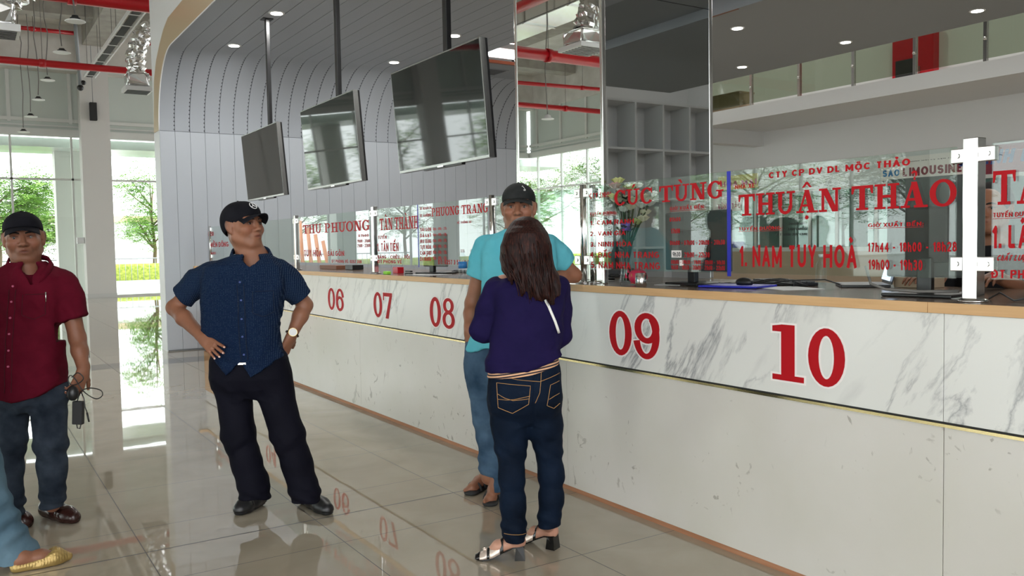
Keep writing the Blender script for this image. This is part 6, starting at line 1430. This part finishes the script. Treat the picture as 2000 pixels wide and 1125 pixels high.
    for i, (a, q, w2) in enumerate(((p(970, 566), p(940, 646, .02), p(968, 646, .17)), (p(1089, 563), p(1096, 655, .03), p(1078, 648, .18)))): v.chain([a, (a+q)/2, q], [.058, .053, .048], .035); v.chain([q, w2], [.048, .038], .03)
    xs = [p(q, 700)[0] for q in (950, 1030, 1100)]; zs = [z(q) for q in (722, 716, 692)]; hem(v, lambda x, y: np.where(z(733) < 9, np.interp(x, xs, zs), 0)+0*y, (-.2, -.3, .7), (.25, .14, .95))
    def ex(V): return .0045*np.sin(V[:, 0]*38-V[:, 2]*42)*np.exp(-(((V[:, 2]-z(640))/.07)**2+((V[:, 0]+.05)/.09)**2))+.004*np.sin(V[:, 2]*70)*np.exp(-((V[:, 2]-z(700))/.04)**2)
    o, V = skin_obj('jumper', v, 'navy_knit', e, disp=wrinkle(31, .0065, 2.4, ex))
    pts = [];
    for x, y in ((1062, 581), (1069, 594), (1075, 608), (1081, 622), (1086, 636), (1089, 645)): q = p(x, y); pts.append((q[0], surf(V, q[0], q[2])-.001, q[2]))
    MB().tube(pts, .006, 8, squash=(1, .5, 1)).build('bag_strap', M['strap_white'], e)
    v = Vol((-.24, -.20, .74), (.24, .22, .95), .0042); v.zloft(rows_px(P, [(690, 962, 1088, .105), (712, 956, 1093, .118), (735, 951, 1098, .125)], .1), .02, pw=2.5)
    hem(v, lambda x, y: np.interp(x, xs, [z(q) for q in (734, 727, 706)])+0*y); skin_obj('striped_top', v, 'striped_hem', e)
    # jeans
    v = Vol((-.24, -.24, .06), (.26, .30, .92), .0042)
    v.zloft(rows_px(P, [(700, 958, 1090, .105, .0), (730, 954, 1095, .112, 0), (775, 953, 1096, .12, -.01), (800, 962, 1088, .10, -.01), (824, 990, 1066, .06, -.01)], .1), .05, pw=2.4)
    v.ell(p(992, 775, -.05), A3(.078, .075, .085), None, .03); v.ell(p(1060, 775, -.05), A3(.076, .075, .085), None, .03)
    v.chain([p(993, 790), p(996, 830), p(998, 873, .0), p(1000, 930, -.01), p(1002, 985, -.01), p(1004, 1030), p(1007, 1052)], [.090, .082, .068, .056, .054, .053, .046], .03)
    v.chain([p(1058, 790), p(1063, 830, .01), p(1071, 873, .03), p(1076, 925, .04), p(1077, 975, .04), p(1073, 1010, .05), p(1071, 1026, .05)], [.088, .080, .060, .056, .053, .048, .042], .03)
    v.cut(p(1007, 1058), (0, 0, -1), (-.3, -.3, 0), (.05, .3, .2)); v.cut(p(1071, 1029, .05), (0, 0, -1), (.055, -.3, 0), (.3, .4, .25))
    def ex(V):
        d = .0035*np.sin(V[:, 2]*120+V[:, 0]*50+V[:, 1]*30)*np.exp(-((V[:, 2]-.15)/.05)**2)+.003*np.sin(V[:, 2]*95+V[:, 0]*70)*np.exp(-((V[:, 2]-.50)/.05)**2)+.002*np.sin(V[:, 2]*90)*np.exp(-((V[:, 2]-.33)/.06)**2)
        d -= .006*np.exp(-((V[:, 0]-p(1040, 780)[0]-(V[:, 2]-.7)*.06)/.006)**2)*(V[:, 1] < 0)*(V[:, 2] > .62); return d
    o, V = skin_obj('jeans', v, 'dark_denim', e, disp=wrinkle(37, .0025, 3., ex))
    def line(pts, r=.0014, nm='stitching'):
        P3 = []
        for (x0, y0), (x1, y1) in zip(pts, pts[1:]):
            for t in range(6): f = t/6; q = p(x0+(x1-x0)*f, y0+(y1-y0)*f, -.11); P3.append((q[0], surf(V, q[0], q[2], r=.009)-.0006, q[2]))
        q = p(*pts[-1], -.11); P3.append((q[0], surf(V, q[0], q[2], r=.009)-.0006, q[2])); return MB().tube(P3, r, 5).build(nm, M['stitch'], o)
    for dx in ((0,),):
        line([(970, 747), (1036, 752), (1032, 787), (1001, 806), (973, 795), (970, 747)]); line([(972, 768), (985, 775), (1002, 780), (1020, 778), (1034, 776)]); line([(972, 778), (990, 779), (1004, 778), (1022, 774), (1035, 771)])
        line([(1075, 751), (1093, 745)]); line([(1075, 751), (1068, 790), (1082, 797), (1094, 788)]); line([(1072, 778), (1083, 772), (1093, 768)]); line([(962, 730), (1010, 740), (1054, 744), (1094, 730)]); line([(1057, 722), (1056, 745), (1054, 765), (1045, 785)])
    line([(984, 1052), (1028, 1052)], .0012)
    # heeled mules
    for a, b_ in feet:
        n = nrm(b_-a); sd_ = np.cross(n, (0, 0, 1)); b = MB(); prof = [(-.005, .068, .026), (.05, .062, .028), (.10, .040, .028), (.15, .016, .036), (.20, .008, .034), (.235, .008, .014)]; Ls = np.linalg.norm(b_-a)+.015
        rr = []
        for t, zz, hw in prof:
            q = a+n*(t/.235*Ls); rr.append([b.bm.verts.new(Vector(q+sd_*x+A3(0, 0, z2))) for x, z2 in ((-hw, zz), (hw, zz), (hw, zz-.006), (-hw, zz-.006))])
        for A_, B2 in zip(rr, rr[1:]):
            for k in range(4): b.bm.faces.new((A_[k], A_[(k+1) % 4], B2[(k+1) % 4], B2[k]))
        b.bm.faces.new(rr[0]); b.bm.faces.new(list(reversed(rr[-1]))); so_ = b.build('mule', M['patent'], e)
        b = MB(); T4 = [Vector(a+n*x+sd_*y+A3(0, 0, .064)) for x, y in ((-.006, -.024), (-.006, .024), (.030, .022), (.030, -.022))]; B4 = [Vector(a+n*x+sd_*y+A3(0, 0, .001)) for x, y in ((-.012, -.028), (-.012, .028), (.036, .028), (.036, -.028))]
        vs_ = [b.bm.verts.new(q) for q in T4+B4]
        for f in ((0, 1, 2, 3), (7, 6, 5, 4), (0, 4, 5, 1), (1, 5, 6, 2), (2, 6, 7, 3), (3, 7, 4, 0)): b.bm.faces.new([vs_[i] for i in f])
        b.build('heel', M['patent'], so_)
        def strap(t0, t1, h0, h1, m, nm, w0=.034):
            b = MB(); g_ = []
            for j in range(7):
                f = j/6; t = t0+(t1-t0)*f; hh = h0+(h1-h0)*f; zz = np.interp(t, [0, .05, .10, .15, .20], [.068, .062, .040, .016, .008]); g_.append([b.bm.verts.new(Vector(a+n*(t/.235*Ls)+sd_*math.cos(q)*w0+A3(0, 0, zz+math.sin(q)*hh))) for q in [k*PI/12 for k in range(13)]])
            for A_, B2 in zip(g_, g_[1:]):
                for k in range(12): f = b.bm.faces.new((A_[k], A_[k+1], B2[k+1], B2[k])); f.smooth = True
            o2 = b.build(nm, M[m], so_, fix=False); sm = o2.modifiers.new('s', 'SOLIDIFY'); sm.thickness = .002
        strap(.095, .112, .062, .056, 'patent', 'upper_band'); strap(.112, .165, .056, .042, 'silver_leather', 'silver_panel'); strap(.165, .178, .043, .038, 'patent', 'middle_band'); strap(.178, .215, .038, .022, 'silver_leather', 'silver_panel', .033); strap(.215, .238, .026, .012, 'patent', 'toe_band', .026)
        MB().ball(Vector(a+n*(.19/.235*Ls)+A3(0, 0, .048)), .011, 8, (1, 1, .6)).build('bow', M['silver_leather'], so_)
mat('silver_leather', (.72, .60, .52), .3, .5)
woman()
# ===== passer-by at the left edge: only the lower leg and gold shoe are in view =====
def passer():
    P = Person(3.98, -60, 'person at the left edge in pale blue jeans and a gold woven slipper'); e = P.e; p = P.p
    a, b_ = G(P, 22, 1118), G(P, 140, 1094); v = Vol((-.40, -.35, .0), (.66, .40, 1.66), .0048)
    c = p(-95, 462); R = P.rot(85, 0); s = 1.0; L = head(v, c, R, s); nb = p(-95, 545)
    v.chain([L(0, -.03, -.05), nb], [.055, .07], .03); v.cap(p(-95, 560, -.14), p(-95, 560, .14), .055, .055, .04); v.chain([nb, p(-92, 640), p(-90, 740)], [.09, .10, .09], .04)
    for dd in (-.17, .17): v.chain([p(-95, 568, dd), p(-90, 680, dd*1.2), p(-85, 780, dd*1.1)], [.05, .04, .028], .02); hand(v, p(-85, 780, dd*1.1), A3(.1, 0, -1), A3(0, np.sign(dd), 0), 1, .95)
    ank = a+nrm(b_-a)*.045+A3(0, 0, .062); v.chain([p(-85, 760, -.04), p(-50, 910, -.04), p(5, 1050, 0), ank], [.06, .045, .04, .034], .03); v.chain([p(-95, 760, .08), p(-110, 930, .08), p(-135, 1090, .10)], [.06, .045, .034], .03)
    n = nrm(b_-a); v.chain([a+n*.03+A3(0, 0, .045), a+n*.12+A3(0, 0, .045), b_-n*.06+A3(0, 0, .03)], [.032, .033, .026], .02)
    skin_obj('body', v, 'skin_tan', e, tone=head_tone(c, R, s, .1, (.1, .1, .1))); face_parts(P, L, R, s, e)
    v = Vol((-.35, -.32, .72), (.30, .32, 1.50), .006); v.zloft([(p(0, 770)[2], p(-90, 770)[0], 0, .13, .17), (p(0, 650)[2], p(-92, 650)[0], 0, .13, .175), (p(0, 560)[2], p(-95, 560)[0], 0, .12, .185), (p(0, 525)[2], p(-95, 525)[0], 0, .08, .09)], .04)
    for dd in (-.17, .17): v.cap(p(-95, 568, dd), p(-92, 640, dd*1.2), .062, .06, .03)
    skin_obj('shirt', v, 'grey_shirt', e, disp=wrinkle(41, .004, 2.4))
    v = Vol((-.45, -.35, .03), (.60, .40, .98), .005); v.zloft([(p(0, 720)[2], p(-90, 720)[0], 0, .12, .165), (p(0, 790)[2], p(-88, 790)[0], 0, .125, .17)], .03)
    v.chain([p(-82, 800, -.07), p(-52, 900, -.07), p(-22, 985, -.05), p(12, 1060, -.02), p(34, 1088, 0)], [.11, .105, .092, .092, .098], .03); v.chain([p(-98, 800, .08), p(-112, 930, .08), p(-135, 1080, .10)], [.10, .085, .09], .03)
    q = p(34, 1088, 0); v.cut(q+A3(.02, 0, -.04), (.35, 0, -1), q-A3(.25, .25, .25), q+A3(.3, .25, .1))
    skin_obj('jeans', v, 'pale_denim', e, disp=wrinkle(43, .005, 2.6, lambda V: .008*np.sin(V[:, 2]*60-V[:, 0]*60)*np.exp(-((V[:, 2]-.22)/.12)**2)))
    v = Vol(np.minimum(a, b_)-.08, np.maximum(a, b_)+A3(.08, .08, .12), .004); v.chain([a+n*.03+A3(0, 0, .02), a+n*.12+A3(0, 0, .018), b_-n*.07+A3(0, 0, .03), b_-n*.015+A3(0, 0, .022)], [.036, .040, .044, .020], .02); v.cap(a+n*.04+A3(0, 0, .075), a+n*.14+A3(0, 0, .085), .034, .034, .01, 's'); v.cut((0, 0, .002), (0, 0, -1))
    def ex(V): t = (V-a)@n; u = (V-a)@np.cross(n, (0, 0, 1)); return .0011*np.sign(np.sin((t+u)*260)*np.sin((t-u)*260))*(V[:, 2] > .02)
    skin_obj('slipper', v, 'gold_leather', e, disp=ex)
passer()
# ===== clerks behind the glass =====
def clerk(x, y, label, armw, facing, m='dark_shirt'):
    e = empty('person', (x, y, .31), label, 'person', rz=facing); v = Vol((-.34, -.70, .35), (.34, .30, 1.50), .0055)
    c = A3(0, -.03, 1.27); f = A3(0, -1, 0); R = np.stack([A3(-1, 0, 0), f, A3(0, 0, 1)], 1); L = head(v, c, R, 1.0)
    v.chain([L(0, -.03, -.05), A3(0, 0, 1.08)], [.055, .075], .03); v.zloft([(.45, 0, 0, .14, .10), (.8, 0, 0, .14, .10), (1.05, 0, 0, .15, .09)], .04)
    for q in (-1, 1): v.chain([A3(q*.17, 0, 1.02), A3(q*.25, -.14, .86), A3(q*.16, -.42, armw)], [.048, .038, .026], .02); hand(v, A3(q*.16, -.42, armw), A3(0, -1, -.05), A3(0, 0, 1), q, .95, (.25, .3, .35, .4)); v.chain([A3(q*.1, 0, .50), A3(q*.12, -.4, .48)], [.07, .06], .03)
    skin_obj('body', v, 'skin_tan', e, tone=head_tone(c, R, 1.0, .0)); face_parts(None, L, R, 1., e)
    v = Vol((-.34, -.30, .40), (.34, .24, 1.14), .006); v.zloft([(.45, 0, 0, .17, .13), (.8, 0, 0, .17, .12), (1.03, 0, 0, .185, .11), (1.09, 0, 0, .08, .08)], .03)
    for q in (-1, 1): v.chain([A3(q*.17, 0, 1.02), A3(q*.235, -.08, .84)], [.062, .056], .03)
    skin_obj('shirt', v, m, e, disp=wrinkle(51, .004, 2.4)); v = Vol(c-.15, c+.16, .005); v.ell(L(0, -.025, .035), A3(.088, .102, .098), R, .01); v.ell(L(0, .09, -.02), A3(.07, .075, .09), R, .02, 's'); v.cut(L(0, 0, -.06), (0, 0, -1)); skin_obj('hair', v, 'brow_hair', e)
    v = Vol((-.26, -.60, .35), (.26, .20, .62), .006); v.zloft([(.42, 0, 0, .17, .14), (.55, 0, 0, .17, .13)], .02)
    for q in (-1, 1): v.cap(A3(q*.1, 0, .50), A3(q*.12, -.42, .49), .088, .075, .03)
    skin_obj('trousers', v, 'black_trouser', e)
    ch2 = empty('stool', (x, y, 0), 'black stool under the '+label.split(' with')[0], 'stool', rz=facing); MB().lathe([(.0, .65), (.18, .655), (.19, .68), (.18, .70), (0, .705)], 24).build('seat', M['black_matte'], ch2); MB().tube([(0, 0, .02), (0, 0, .66)], .03, 10).build('column', M['steel'], ch2); MB().lathe([(.22, 0), (.22, .015), (.04, .03)], 24).build('base', M['black'], ch2)
clerk(4.22, 2.25, 'seated clerk in dark shirt with hands on the worktop behind the tall monitor', .958, -PI/2+.15)
clerk(4.35, 1.42, 'seated clerk with black hair behind the glass at the far right edge', .958, -PI/2)
